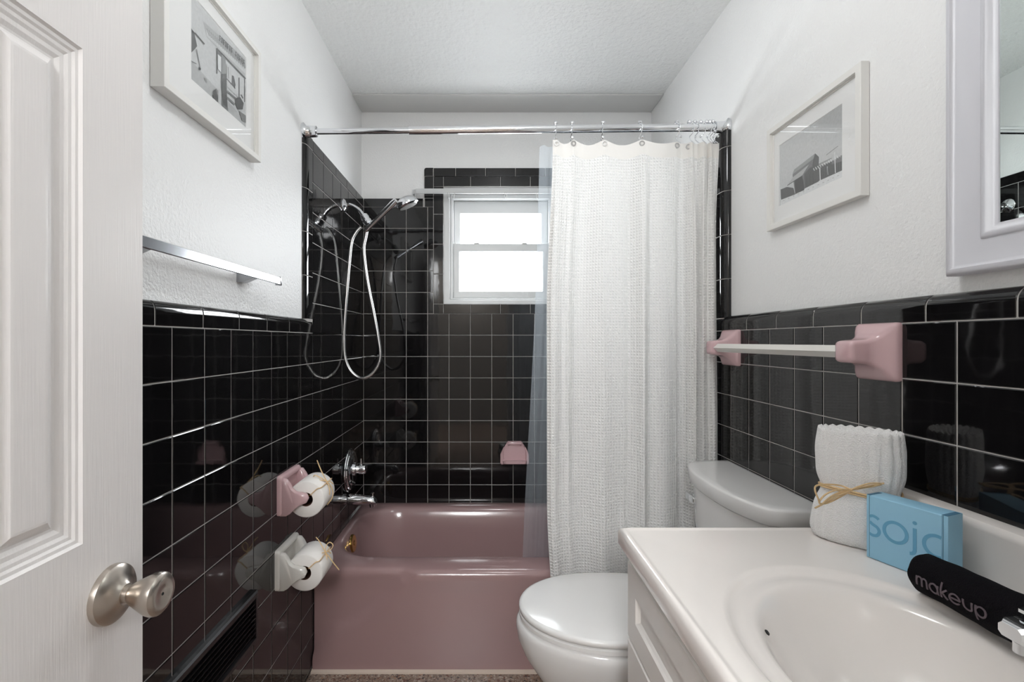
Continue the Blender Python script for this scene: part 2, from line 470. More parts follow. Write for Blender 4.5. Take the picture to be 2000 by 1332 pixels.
def cap_bed(parent, wall, start, length, h_, r, t, along, up, out):
    pr = cap_profile(h_, r, t, 0.0010); b = MB(); rings = []
    for s_ in (0, length):
        rings.append([Vector(start) + along * s_ + up * u + out * o for u, o in pr])
    b.loft(rings, closed=False, cap0=False, cap1=False)
    return b.build('grout_bed', M['grout'], parent)
LC = 1.4 * P
CAPS = {}
def cap(parent, along, up, out, start, length, h_, r, t):
    """one trim tile; start = corner where it meets the field, runs along"""
    key = (round(h_, 4), round(r, 4), round(t, 4))
    if key not in CAPS: CAPS[key] = cap_mesh(LC - GAP, h_ - GAP / 2, r, t)
    if length - GAP < 0.006: return
    pos = Vector(start) + along * (length / 2) + up * (GAP / 2)
    place(CAPS[key], 'cap_tile', parent, along, up, out, pos, (length - GAP) / (LC - GAP), 1, 0.0015)

def runs(a, b_, ref, step):
    """cut points between a and b_ on the grid ref + k*step"""
    k = math.ceil((a - ref) / step + 1e-6); out = [a]
    while ref + k * step < b_ - 1e-6:
        out.append(ref + k * step); k += 1
    out.append(b_); return out

UP = Vector((0, 0, 1)); YV = Vector((0, 1, 0)); XV = Vector((1, 0, 0))
# ---- left wall
AL = 0.26
y0L = 2.64 * P
ys = runs(y0L, YB, 8.65 * P, P)
zs = runs(0.0, zP(AL), zP(AL) - 11 * P, P)
bed(wall_left, 'L', XL, XLP, y0L, YB + 0.01, 0, zP(AL) + 0.002)
for i in range(len(ys) - 1):
    for k in range(len(zs) - 1): field_tile(wall_left, 'L', XL, ys[i], ys[i + 1], zs[k], zs[k + 1])
yc = 15.64 * P                    # where the tall alcove field starts
bed(wall_left, 'L', XL, XLP, yc, YB + 0.01, zP(AL) - 0.002, zP(6.27))
ysA = [y for y in ys if y > yc - 0.03]
ysA[0] = yc
for i in range(len(ysA) - 1):
    for k in range(6): field_tile(wall_left, 'L', XL, ysA[i], ysA[i + 1], zP(AL + k), zP(AL + k + 1) if k < 5 else zP(6.27))
tL = XL - XLP
hC, rC = 0.455 * P, 0.021
cuts = runs(y0L, 15.0 * P + 0.01, 8.195 * P, LC)
cuts = cuts[:-1] + [15.64 * P]
cap_bed(wall_left, 'L', (XL, y0L, zP(AL)), 15.64 * P - y0L, hC - 0.001, rC, tL, YV, UP, XV)
for i in range(len(cuts) - 1): cap(wall_left, YV, UP, XV, (XL, cuts[i], zP(AL)), cuts[i + 1] - cuts[i], hC, rC, tL)
# vertical bullnose beside the tub
zz = runs(zP(AL) + hC - 0.008, zP(6.68), zP(6.31), LC)
colw = 0.62 * P
cap_bed(wall_left, 'L', (XL, yc, zP(AL) + hC - 0.01), zP(6.66) - zP(AL) - hC + 0.01, colw - 0.001, 0.030, tL, UP, -YV, XV)
for i in range(len(zz) - 1): cap(wall_left, UP, -YV, XV, (XL, yc, zz[i]), zz[i + 1] - zz[i], colw, 0.030, tL)
# top cap of the alcove
cuts = runs(yc, YB, yc + 1.0 * P, LC)
hT = 0.41 * P
cap_bed(wall_left, 'L', (XL, yc, zP(6.27)), YB - yc, hT - 0.001, 0.004, tL, YV, UP, XV)
for i in range(len(cuts) - 1): cap(wall_left, YV, UP, XV, (XL, cuts[i], zP(6.27)), cuts[i + 1] - cuts[i], hT, 0.004, tL)

# ---- right wall
AR = 0.322
y0R = 1.56 * P
tR = XRP - XR
ys = runs(y0R, YB, 7.56 * P, P)
zs = runs(0.0, zP(AR), zP(AR) - 12 * P, P)
bed(wall_right, 'R', XR, XRP, y0R, YB + 0.01, 0, zP(AR) + 0.002)
for i in range(len(ys) - 1):
    for k in range(len(zs) - 1):
        if zs[k] < 0.62 and ys[i + 1] < 0.99: continue       # behind the vanity cabinet
        field_tile(wall_right, 'R', XR, ys[i], ys[i + 1], zs[k], zs[k + 1])
ycR = 15.56 * P
bed(wall_right, 'R', XR, XRP, ycR, YB + 0.01, zP(AR) - 0.002, zP(6.27))
ysA = [y for y in ys if y > ycR - 0.03]; ysA[0] = ycR
for i in range(len(ysA) - 1):
    for k in range(6): field_tile(wall_right, 'R', XR, ysA[i], ysA[i + 1], zP(AR + k), zP(AR + k + 1) if k < 5 else zP(6.27))
hCR, rCR = 0.475 * P, 0.024
cuts = runs(y0R, 15.0 * P, 6.70 * P, 1.395 * P); cuts = cuts[:-1] + [ycR]
cap_bed(wall_right, 'R', (XR, ycR, zP(AR)), ycR - y0R, hCR - 0.001, rCR, tR, -YV, UP, -XV)
for i in range(len(cuts) - 1): cap(wall_right, -YV, UP, -XV, (XR, cuts[i + 1], zP(AR)), cuts[i + 1] - cuts[i], hCR, rCR, tR)
zz = runs(zP(AR) + hCR - 0.008, zP(6.72), zP(6.18), LC)
cap_bed(wall_right, 'R', (XR, ycR, zP(6.70)), zP(6.70) - zP(AR) - hCR + 0.01, colw - 0.001, 0.030, tR, -UP, -YV, -XV)
for i in range(len(zz) - 1): cap(wall_right, -UP, -YV, -XV, (XR, ycR, zz[i + 1]), zz[i + 1] - zz[i], colw, 0.030, tR)
cuts = runs(ycR, YB, ycR + P, LC)
cap_bed(wall_right, 'R', (XR, YB, zP(6.27)), YB - ycR, hT - 0.001, 0.010, tR, -YV, UP, -XV)
for i in range(len(cuts) - 1): cap(wall_right, -YV, UP, -XV, (XR, cuts[i + 1], zP(6.27)), cuts[i + 1] - cuts[i], hT, 0.010, tR)

# ---- back wall
AB = 0.275
fx0, fx1 = -2.477 * P, 3.867 * P       # field edge beside the window surround
ox0, ox1 = -2.913 * P, 4.303 * P       # outer edge of the surround above the field
tB = YBP - YB
xs = runs(XL, XR, XL + P, P)
zrow = [zP(AB + k) for k in range(-8, 6)] + [zP(6.27)]
zrow[0] = zP(-7.72)
bed(wall_back, 'B', YB, YBP, XL - 0.01, fx0, zrow[0], zP(6.27))
bed(wall_back, 'B', YB, YBP, fx1, XR + 0.02, zrow[0], zP(6.27))
bed(wall_back, 'B', YB, YBP, fx0, fx1, zrow[0], zP(1.275) + 0.002)
for k in range(len(zrow) - 1):
    za, zb = zrow[k], zrow[k + 1]
    for i in range(len(xs) - 1):
        a, c = xs[i], xs[i + 1]
        if za > zP(1.27):
            if a < fx0 < c: field_tile(wall_back, 'B', YB, a, fx0, za, zb); continue
            if a < fx1 < c: field_tile(wall_back, 'B', YB, fx1, c, za, zb); continue
            if a >= fx0 - 1e-6 and c <= fx1 + 1e-6: continue
        field_tile(wall_back, 'B', YB, a, c, za, zb)
# field top cap
al, up, out = FR['B']
for a, c in ((XL, ox0), (ox1, XR)):
    bed(wall_back, 'B', YB, YBP, a - (0.01 if a < 0 else 0), c + (0.01 if c > 0.5 else 0), zP(6.26), zP(6.27) + hT - 0.008)
    cu = runs(a, c, XL + 1.39 * P, LC)
    for i in range(len(cu) - 1): cap(wall_back, al, up, out, (cu[i], YB, zP(6.27)), cu[i + 1] - cu[i], hT, 0.003, tB)
for a, c in ((ox0, fx0), (fx1, ox1)):
    bed(wall_back, 'B', YB, YBP, a, c, zP(6.26), zP(7.70) + 0.001)
# plain trim pieces of the surround (flat tiles with eased edges)
def flat_piece(x0, x1, z0, z1): field_tile(wall_back, 'B', YB, x0, x1, z0, z1)
zo = zP(8.11); z1r = zP(7.70); z2r = zP(7.23)
bed(wall_back, 'B', YB, YBP, ox0 + 0.006, ox1 - 0.006, z1r - 0.001, zo - 0.006)
bed(wall_back, 'B', YB, YBP, fx0, fx1, z2r, z1r + 0.001)
bed(wall_back, 'B', YB, YBP, fx0, WX0, zP(1.275), z2r + 0.001)
bed(wall_back, 'B', YB, YBP, WX1, fx1, zP(1.275), z2r + 0.001)
bed(wall_back, 'B', YB, YBP, WX0, WX1, zP(1.275), WZ0)
# outer row: bullnose on its upper edge
cu = runs(fx0, fx1, (889.8 - 950) / 41.75 * P, LC)
for i in range(len(cu) - 1): cap(wall_back, al, up, out, (cu[i], YB, z1r), cu[i + 1] - cu[i], zo - z1r, 0.0035, tB)
# rounded outer corner pieces
for sgn, xa, xb in ((-1, ox0, fx0), (1, ox1, fx1)):
    b = MB(); n = 6; r = 0.012
    xe, xi = xa, xb - sgn * (-GAP / 2)
    pts = [(xb + sgn * GAP / 2, z1r + GAP / 2), (xa, z1r + GAP / 2), (xa, zo - r)]
    pts += [(xa - sgn * r * (1 - math.cos(PI / 2 * i / n)), zo - r + r * math.sin(PI / 2 * i / n)) for i in range(1, n + 1)]
    pts += [(xb + sgn * GAP / 2, zo)]
    cxm = sum(p[0] for p in pts) / len(pts); czm = sum(p[1] for p in pts) / len(pts)
    rings = [[(p[0], YBP, p[1]) for p in pts], [(p[0], YB + 0.003, p[1]) for p in pts],
             [(cxm + (p[0] - cxm) * 0.93, YB, czm + (p[1] - czm) * 0.93) for p in pts]]
    b.loft(rings).build('corner_tile', M['tile'], wall_back)
    # pieces under the corner
    zc = [zP(6.68), zP(7.15), z1r]
    cap(wall_back, UP, XV * sgn, out, (xb, YB, zP(6.27)), zP(6.68) - zP(6.27), abs(xa - xb), 0.006, tB) if sgn < 0 else cap(wall_back, -UP, XV * sgn, out, (xb, YB, zP(6.68)), zP(6.68) - zP(6.27), abs(xa - xb), 0.006, tB)
    if sgn < 0: cap(wall_back, UP, -XV, out, (xb, YB, zP(6.68)), z1r - zP(6.68), abs(xa - xb), 0.0035, tB)
    else: cap(wall_back, -UP, XV, out, (xb, YB, z1r), z1r - zP(6.68), abs(xa - xb), 0.0035, tB)
# inner row above the opening, then the jamb columns and the sill row
cu = [fx0] + runs(WX0, fx1, (919 - 950) / 41.75 * P, LC)
for i in range(len(cu) - 1): flat_piece(cu[i], cu[i + 1], z2r, z1r)
zj = runs(WZ0, z2r, zP(5.935), 1.4 * P)
for i in range(len(zj) - 1):
    flat_piece(fx0, WX0, zj[i], zj[i + 1]); flat_piece(WX1, fx1, zj[i], zj[i + 1])
cu = [fx0] + runs(WX0, fx1, -0.743 * P, LC)
for i in range(len(cu) - 1): flat_piece(cu[i], cu[i + 1], zP(1.275), WZ0)
# tiled reveal of the opening: bullnose returns
for i in range(len(zj) - 1):
    for sgn, xx in ((1, WX0), (-1, WX1)):
        a, u_, o_2 = (UP, YV, XV) if sgn > 0 else (-UP, YV, -XV)
        place(TILE, 'tile', wall_back, a, u_, o_2, Vector((xx, YB + 0.03, (zj[i] + zj[i + 1]) / 2)), (zj[i + 1] - zj[i] - GAP) / (P - GAP), 0.05 / (P - GAP))
cu = runs(WX0, WX1, -0.743 * P, LC)
for i in range(len(cu) - 1):
    place(TILE, 'tile', wall_back, XV, -YV, UP, Vector(((cu[i] + cu[i + 1]) / 2, YB + 0.03, WZ0)), (cu[i + 1] - cu[i] - GAP) / (P - GAP), 0.05 / (P - GAP))

# ------------------------------------------------------------------ window
win = empty('window_1', (0.0765, YB + 0.05, WZ0), kind='structure')
def ring_frame(name, x0, x1, z0, z1, wl, wr, wb, wt, y0, y1, m, parent, bev=0.003):
    """a rectangular frame, y0 towards the room"""
    def rr(a, y): return [(x0 + a, y, z0 + a), (x1 - a, y, z0 + a), (x1 - a, y, z1 - a), (x0 + a, y, z1 - a)]
    def ri(a, y): return [(x0 + wl - a, y, z0 + wb - a), (x1 - wr + a, y, z0 + wb - a), (x1 - wr + a, y, z1 - wt + a), (x0 + wl - a, y, z1 - wt + a)]
    b = MB(); b.loft([rr(0, y1), rr(0, y0 + bev), rr(bev, y0), ri(bev, y0), ri(0, y0 + bev), ri(0, y1)], wrap=True)
    return b.build(name, m, parent, smooth=False)
fy = YB + 0.018
ring_frame('window_frame', WX0 - 0.003, WX1 + 0.003, WZ0 - 0.003, WZ1 + 0.003, 0.035, 0.035, 0.027, 0.035, fy, YBP + 0.10, M['vinyl'], win)
x0, x1, z0, z1 = WX0 + 0.004, WX1 - 0.004, WZ0 + 0.002, WZ1 - 0.002
ring_frame('window_stop', x0 + 0.028, x1 - 0.028, z0 + 0.022, z1 - 0.03, 0.016, 0.016, 0.01, 0.022, fy + 0.012, YBP + 0.09, M['vinyl'], win)
zm = CZ + (VY - 483) / F * 2.47                      # meeting rail centre
sx0, sx1 = x0 + 0.044, x1 - 0.044
up_s = ring_frame('upper_sash', sx0, sx1, zm - 0.015, z1 - 0.052, 0.036, 0.036, 0.03, 0.066, fy + 0.055, fy + 0.08, M['vinyl'], win)
lo_s = ring_frame('lower_sash', sx0, sx1, z0 + 0.032, zm + 0.02, 0.032, 0.032, 0.036, 0.042, fy + 0.025, fy + 0.05, M['vinyl'], win)
for s_, za, zb, yy in ((up_s, zm + 0.008, z1 - 0.07, fy + 0.068), (lo_s, z0 + 0.05, zm - 0.012, fy + 0.038)):
    MB().box(sx0 + 0.02, sx1 - 0.02, yy, yy + 0.004, za, zb).build('pane', M['glass'], s_, smooth=False)
for px in (931, 1024):
    c = at(px, 473, fy + 0.035)
    MB().lathe([(0, 0.016), (0.004, 0.016), (0.008, 0.010), (0.010, 0.004)], (c.x, fy + 0.037, zm + 0.019), (0, 0, 1), 16).build('sash_lock', M['vinyl'], lo_s)
for px in (885, 1073):
    c = at(px, 473, fy + 0.035)
    rbox('tilt_latch', c.x - 0.018, c.x + 0.018, fy + 0.027, fy + 0.047, zm + 0.018, zm + 0.026, 0.002, M['vinyl'], lo_s)
# low flat curtain rod over the window
yr = 2.365
rl = empty('window_curtain_rod', (0.0765, yr, at(900, 373, yr).z), 'flat white curtain rod bracketed to the wall over the window', 'curtain rod')
zc = at(900, 373, yr).z
xa, xb = at(812, 373, yr).x, 0.153 - at(812, 373, yr).x
rbox('rail', xa, xb, yr, yr + 0.006, zc - 0.013, zc + 0.013, 0.002, M['vinyl'], rl)
for s_, xe in ((1, xa), (-1, xb)):
    pts = [(xe + s_ * 0.004, yr + 0.004, zc), (xe - s_ * 0.012, yr + 0.012, zc), (xe - s_ * 0.018, yr + 0.03, zc), (xe - s_ * 0.018, YBP - 0.001, zc)]
    b = MB(); b.loft([[(p[0], p[1], zc - 0.011), (p[0] + s_ * 0.005, p[1] + 0.001, zc - 0.011), (p[0] + s_ * 0.005, p[1] + 0.001, zc + 0.011), (p[0], p[1], zc + 0.011)] for p in pts])
    b.build('return_arm', M['vinyl'], rl)
    rbox('bracket', xe - s_ * 0.018 - 0.012, xe - s_ * 0.018 + 0.016, YBP - 0.008, YBP, zc - 0.026, zc + 0.030, 0.003, M['vinyl'], rl)
for px in (876, 886, 987, 1050):
    c = at(px, 383, yr - 0.004)
    MB().tube(curve_pts([(c.x - 0.004, yr - 0.004, zc - 0.010), (c.x - 0.006, yr - 0.004, zc - 0.028), (c.x, yr - 0.004, zc - 0.038), (c.x + 0.006, yr - 0.004, zc - 0.028), (c.x + 0.004, yr - 0.004, zc - 0.010)], 5), 0.0018, 6).build('clip', M['clear_plastic'], rl)

# ================================================================== BATHTUB
ztub = zP(-7.55)
tub = empty('bathtub', (0.098, (YT + YB) / 2, 0), 'pink enamelled built-in bathtub with rounded basin along the back wall', 'bathtub')
def tring(x0, x1, y0, y1, r, z): return [(p[0], p[1], z) for p in rrect(x0, x1, y0, y1, r, 72, 12, 10)]
bx0, bx1, by0, by1 = -0.602, 0.745, 16.53 * P, 21.45 * P
rings = []
for t_, dx, dxr, dy, z, r in ((0, 0.20, 0.42, 0.17, 0.055, 0.10), (0, 0.13, 0.30, 0.115, 0.058, 0.13), (0, 0.085, 0.25, 0.075, 0.085, 0.15),
                              (0, 0.055, 0.20, 0.055, 0.15, 0.155), (0, 0.035, 0.12, 0.04, 0.23, 0.17), (0, 0.022, 0.06, 0.024, ztub - 0.05, 0.17),
                              (0, 0.014, 0.03, 0.014, ztub - 0.022, 0.17), (0, 0.007, 0.012, 0.007, ztub - 0.008, 0.17), (0, 0, 0, 0, ztub - 0.001, 0.17)):
    rings.append(tring(bx0 + dx, bx1 - dxr, by0 + dy, by1 - dy, r, z))
ox_0, ox_1, oy0, oy1 = XL, XR, YT, YB
rings.append(tring(bx0 - 0.012, bx1 + 0.01, by0 - 0.012, by1 + 0.012, 0.175, ztub + 0.002))
rings.append(tring(ox_0 + 0.012, ox_1 - 0.012, oy0 + 0.035, oy1 - 0.006, 0.03, ztub + 0.001))
def front(x, z):
    """how far the middle panel of the apron stands proud"""
    t = (x + 0.55) / 0.28
    zc_ = 0.158 + 0.215 * max(0, t) ** 1.6 if t > 0 else 0.158 + t * 0.35
    tr_ = (0.75 - x) / 0.28
    zr_ = 0.158 + 0.215 * max(0, tr_) ** 1.6 if tr_ > 0 else 0.158 + tr_ * 0.35
    a = sstep(-0.013, 0.013, (min(zc_, zr_) - z)) if z < ztub - 0.004 else sstep(-0.29, -0.26, x) * sstep(0.49, 0.46, x)
    return a * 0.018
for ins, z in ((0.020, ztub - 0.001), (0.010, ztub - 0.005), (0.003, ztub - 0.013), (0, ztub - 0.024)):
    rings.append([(p[0], p[1] - (front(p[0], ztub - 0.006 if ins < .015 else ztub) if p[1] < oy0 + 0.05 else 0), p[2]) for p in tring(ox_0 + 0.001, ox_1 - 0.001, oy0 + ins, oy1 - 0.001, 0.006, z)])
k = 26
for i in range(1, k + 1):
    z = (ztub - 0.024) * (1 - i / k)
    rings.append([(p[0], p[1] - (front(p[0], z) if p[1] < oy0 + 0.05 else 0) + 0.004 * min(1, i / 4), p[2]) for p in tring(ox_0 + 0.001, ox_1 - 0.001, oy0, oy1 - 0.006, 0.006, z)])
MB().loft(rings, True, True, False).build('tub_body', M['pink_tub'], tub, angle=60)
# overflow plate and drain
c = at(695, 1064, 0.5 * (by0 + by1) - 0.02)
ofx, ofy, ofz = bx0 + 0.020, 2.045, ztub - 0.046
MB().lathe([(0, 0.037), (0.006, 0.037), (0.010, 0.033), (0.011, 0.012), (0.013, 0.010), (0.014, 0.002)], (ofx, ofy, ofz), (1, 0, 0.12), 28).build('overflow_plate', M['brass'], tub)
MB().lathe([(0, 0.03), (0.003, 0.03), (0.005, 0.02), (0.004, 0.002)], (bx0 + 0.27, 2.08, 0.0555), (0, 0, 1), 24).build('drain', M['chrome'], tub)
tag(MB().loft([[(XL + 0.001, y, z) for y, z in ((YT + 0.002, 0.0), (YT - 0.026, 0.0), (YT - 0.0255, 0.006), (YT + 0.002, 0.013))], [(XR - 0.001, y, z) for y, z in ((YT + 0.002, 0.0), (YT - 0.026, 0.0), (YT - 0.0255, 0.006), (YT + 0.002, 0.013))]]).build('trim_1', M['caulk']), kind='structure')

# ================================================================== TOILET
TY = 1.37
toi = empty('toilet', (0.45, TY, 0), 'white two-piece toilet with closed lid between bathtub and vanity', 'toilet')
def egg(xf, xb, hw, z, n=56, back=2.6):
    out = []; cx = xf + (xb - xf) * 0.52
    for i in range(n):
        a = 2 * PI * i / n; c_, s_ = math.cos(a), math.sin(a)
        e = 2.0 if c_ < 0 else back
        rr = (abs(c_) ** e + abs(s_) ** e) ** (-1 / e)
        out.append((cx + (cx - xf if c_ < 0 else xb - cx) * c_ * rr, TY + hw * s_ * rr, z))
    return out
b = MB()
b.loft([egg(0.235, 0.60, 0.100, 0.0), egg(0.228, 0.61, 0.108, 0.006), egg(0.232, 0.61, 0.106, 0.03), egg(0.225, 0.60, 0.098, 0.10), egg(0.185, 0.60, 0.105, 0.18),
        egg(0.145, 0.61, 0.128, 0.24), egg(0.110, 0.63, 0.155, 0.295), egg(0.092, 0.645, 0.175, 0.34), egg(0.0865, 0.65, 0.184, 0.372), egg(0.0875, 0.65, 0.184, 0.386),
        egg(0.093, 0.645, 0.180, 0.394), egg(0.105, 0.64, 0.170, 0.397)])
b.build('bowl', M['china'], toi, angle=60)
b = MB(); b.loft([egg(0.103, 0.57, 0.173, 0.3985, back=3.5), egg(0.0965, 0.575, 0.1815, 0.4015, back=3.5), egg(0.0955, 0.575, 0.1825, 0.4125, back=3.5), egg(0.101, 0.57, 0.176, 0.4155, back=3.5)])
b.build('seat', M['seat'], toi, angle=50)
b = MB(); b.loft([egg(0.101, 0.575, 0.177, 0.4178, back=3.5), egg(0.0955, 0.58, 0.1835, 0.4200, back=3.5), egg(0.0945, 0.58, 0.1845, 0.4300, back=3.5), egg(0.0975, 0.578, 0.182, 0.4345, back=3.5), egg(0.106, 0.57, 0.175, 0.4368, back=3.5), egg(0.17, 0.53, 0.12, 0.4392), egg(0.26, 0.44, 0.04, 0.4400)])
b.build('lid', M['seat'], toi, angle=70)
for s_ in (-1, 1):
    MB().lathe([(0, 0.012), (0.003, 0.014), (0.025, 0.014), (0.028, 0.012)], (0.598, TY + s_ * 0.075 - 0.014, 0.414), (0, 1, 0), 16).build('hinge', M['seat'], toi)
def tankring(y0, y1, xf, bow, xb, z, r=0.03, n=28):
    out = []; yc_ = (y0 + y1) / 2; hy = (y1 - y0) / 2
    for i in range(n + 1):
        u = -1 + 2 * i / n
        x = xf + bow * abs(u) ** 2.6
        ed = (1 - abs(u)) * hy
        if ed < r: x += (r - math.sqrt(max(0, r * r - (r - ed) ** 2))) * 1.2
        out.append((x, yc_ + u * hy, z))
    out += [(xb, y1, z), (xb, y0, z)]
    return out
b = MB(); b.loft([tankring(1.19, 1.54, 0.675, 0.03, 0.822, 0.398), tankring(1.18, 1.55, 0.668, 0.035, 0.822, 0.41), tankring(1.155, 1.575, 0.652, 0.05, 0.822, 0.60), tankring(1.143, 1.588, 0.646, 0.052, 0.822, 0.742)])
b.build('tank', M['china'], toi, angle=50)
b = MB(); b.loft([tankring(1.132, 1.600, 0.641, 0.055, 0.824, 0.744), tankring(1.127, 1.606, 0.636, 0.055, 0.824, 0.750), tankring(1.124, 1.609, 0.634, 0.055, 0.824, 0.7845), tankring(1.126, 1.607, 0.636, 0.055, 0.823, 0.7885), tankring(1.131, 1.602, 0.641, 0.055, 0.820, 0.7905), tankring(1.150, 1.583, 0.660, 0.055, 0.812, 0.7908)])
b.build('tank_lid', M['china'], toi, angle=50)
lv = at(1356, 972, 1.53)
MB().lathe([(0, 0.014), (0.006, 0.014), (0.010, 0.010), (0.022, 0.009)], (0.690, 1.545, lv.z), (-1, 0, 0), 20).build('lever_base', M['chrome'], toi)
rbox('flush_lever', 0.655, 0.668, 1.497, 1.556, lv.z - 0.011, lv.z + 0.011, 0.004, M['chrome'], toi, seg=3)

# ================================================================== VANITY
ZC = CZ - 0.396
VY0, VY1 = 0.140, 1.004
cab = empty('vanity_cabinet', (0.56, 0.57, 0), 'white painted vanity cabinet with recessed panel fronts under the sink top', 'cabinet')
cx0 = 0.300
bxa, bxb, bya, byb, bza, bzb = cx0 + 0.012, XR - 0.002, VY0 + 0.012, VY1 - 0.010, 0.09, ZC - 0.041
def cr_(i_, z): return [(bxa + i_, bya + i_, z), (bxb - i_, bya + i_, z), (bxb - i_, byb - i_, z), (bxa + i_, byb - i_, z)]
MB().loft([cr_(0, bza), cr_(0, bzb), cr_(0.018, bzb), cr_(0.018, bza + 0.018)]).build('cabinet_body', M['cabinet'], cab, smooth=False)
rbox('toe_kick', cx0 + 0.07, XR - 0.01, VY0 + 0.02, VY1 - 0.018, 0.0, 0.09, 0.001, M['cabinet'], cab)
def panel_front(name, y0, y1, z0, z1, st, xf, th=0.018, dep=0.008):
    b = MB()
    def R(i, x): return [(x, y0 + i, z0 + i), (x, y1 - i, z0 + i), (x, y1 - i, z1 - i), (x, y0 + i, z1 - i)]
    b.loft([R(0, xf + th), R(0, xf + 0.003), R(0.003, xf), R(st, xf), R(st + 0.004, xf + dep * 0.5), R(st + 0.009, xf + dep), R(st + 0.012, xf + dep)])
    return b.build(name, M['cabinet'], cab, smooth=False)
xf = cx0 - 0.006
zt = ZC - 0.048
panel_front('drawer_front', VY0 + 0.022, VY1 - 0.020, CZ - 0.612, zt - 0.012, 0.052, xf)
for ya, yb in ((VY0 + 0.022, 0.5705), (0.5735, VY1 - 0.020)):
    d_ = panel_front('cabinet_door', ya, yb, 0.10, CZ - 0.6165, 0.055, xf)
    kn = 0.5705 - 0.03 if yb < 0.6 else 0.5735 + 0.03
    MB().lathe([(0, 0.006), (0.012, 0.005), (0.018, 0.012), (0.024, 0.013), (0.028, 0.009)], (xf, kn, 0.48), (-1, 0, 0), 20).build('door_knob', M['nickel'], d_)

top = empty('sink_countertop', (0.55, 0.57, ZC), 'cream cultured marble vanity top with integral oval sink and backsplash', 'sink')
ex0, ex1 = 0.280, XR - 0.001
ecx, ecy = 0.530, 0.570
NA = 128
def outer_pt(a, x0, x1, y0, y1, r=0.012):
    # ray from the bowl centre to the rectangle
    c_, s_ = math.cos(a), math.sin(a)
    t = 1e9
    if c_ > 1e-9: t = min(t, (x1 - ecx) / c_)
    if c_ < -1e-9: t = min(t, (x0 - ecx) / c_)
    if s_ > 1e-9: t = min(t, (y1 - ecy) / s_)
    if s_ < -1e-9: t = min(t, (y0 - ecy) / s_)
    return (ecx + c_ * t, ecy + s_ * t)
angs = [2 * PI * i / NA for i in range(NA)]
for cxx, cyy in ((ex0, VY0), (ex0, VY1), (ex1, VY0), (ex1, VY1)):    # make sure the corners are sampled
    a = math.atan2(cyy - ecy, cxx - ecx) % (2 * PI)
    j = min(range(len(angs)), key=lambda q: abs(angs[q] - a)); angs[j] = a
def el(ax, by, z, dx=0.0, dy=0.0): return [(ecx + dx + ax * math.cos(a), ecy + dy + by * math.sin(a), z) for a in angs]
def ell2(fr_a, fr_b, z, dx=0.0): return el(fr_a, fr_b, z, dx)
def rc(ins, z, insr=0.0): return [(*outer_pt(a, ex0 + ins, ex1 - insr, VY0 + ins, VY1 - ins), z) for a in angs]
rings = [el(0.156 * f_, 0.214 * f_, ZC - z_) for f_, z_ in ((0.03, 0.1215), (0.15, 0.121), (0.35, 0.1165), (0.55, 0.104), (0.70, 0.086), (0.80, 0.069), (0.88, 0.051), (0.94, 0.036), (0.975, 0.026))]
rings += [el(0.157, 0.215, ZC - 0.0190), el(0.162, 0.221, ZC - 0.0140), el(0.168, 0.227, ZC - 0.0115), el(0.178, 0.238, ZC - 0.0110), el(0.186, 0.246, ZC - 0.0105), el(0.192, 0.252, ZC - 0.0085),
          el(0.197, 0.257, ZC - 0.0040), el(0.201, 0.261, ZC - 0.0012), el(0.206, 0.267, ZC)]
rings.append(rc(0.019, ZC, 0.005)); rings.append(rc(0.015, ZC + 0.0003, 0.004)); rings.append(rc(0.0115, ZC + 0.0022, 0.003)); rings.append(rc(0.008, ZC + 0.0024, 0.002))
rings.append(rc(0.003, ZC - 0.0002, 0.001)); rings.append(rc(0, ZC - 0.0065)); rings.append(rc(0, ZC - 0.032)); rings.append(rc(0.004, ZC - 0.040)); rings.append(rc(0.02, ZC - 0.0405, 0.02))
MB().loft(rings, True, True, False).build('countertop', M['marble'], top, angle=45)
bs = [(0, -0.002), (-0.030, -0.002), (-0.0285, 0.010), (-0.027, 0.080), (-0.030, 0.090), (-0.030, 0.098), (-0.026, 0.104), (-0.018, 0.106), (0, 0.106)]
MB().loft([[(ex1 + x, y, ZC + z) for x, z in bs] for y in (VY0 + 0.001, VY1 - 0.001)]).build('backsplash', M['marble'], top, angle=40)
MB().lathe([(0, 0.022), (0.004, 0.022), (0.006, 0.015), (0.004, 0.002)], (ecx, ecy, ZC - 0.1215), (0, 0, 1), 24).build('drain', M['chrome'], top)
# overflow slot in the far left of the bowl
of = at(1487, 1222, 0.672)
MB().lathe([(0, 0.0042), (0.0012, 0.0036)], (0.4105, 0.6905, ZC - 0.0305), (0.55, -0.42, 0.72), 14).build('overflow_hole', M['dark'], top)

# faucet
fa = empty('sink_faucet', (0.745, 0.565, ZC), 'chrome single-lever sink faucet at right edge beside black rolled towel', 'faucet')
rbox('base_plate', 0.722, 0.780, 0.495, 0.592, ZC - 0.001, ZC + 0.012, 0.005, M['chrome'], fa, seg=3)
MB().lathe([(0, 0.024), (0.03, 0.022), (0.05, 0.022), (0.056, 0.018)], (0.750, 0.556, ZC + 0.008), (0, 0, 1), 28).build('body', M['chrome'], fa)
tip = at(1956, 1228, 0.560)
b = MB()
def spr(x, hy, z0, z1, c_=0.004):
    y = 0.556
    return [(x, y - hy + c_, z0), (x, y + hy - c_, z0), (x, y + hy, z0 + c_), (x, y + hy, z1 - c_), (x, y + hy - c_, z1), (x, y - hy + c_, z1), (x, y - hy, z1 - c_), (x, y - hy, z0 + c_)]
zt_ = CZ - 0.330
b.loft([spr(0.748, 0.018, zt_ - 0.032, zt_ - 0.002), spr(0.70, 0.0175, zt_ - 0.031, zt_ - 0.001), spr(0.640, 0.0165, zt_ - 0.027, zt_ - 0.001), spr(0.622, 0.0155, zt_ - 0.024, zt_ - 0.002), spr(0.616, 0.0125, zt_ - 0.021, zt_ - 0.005)])
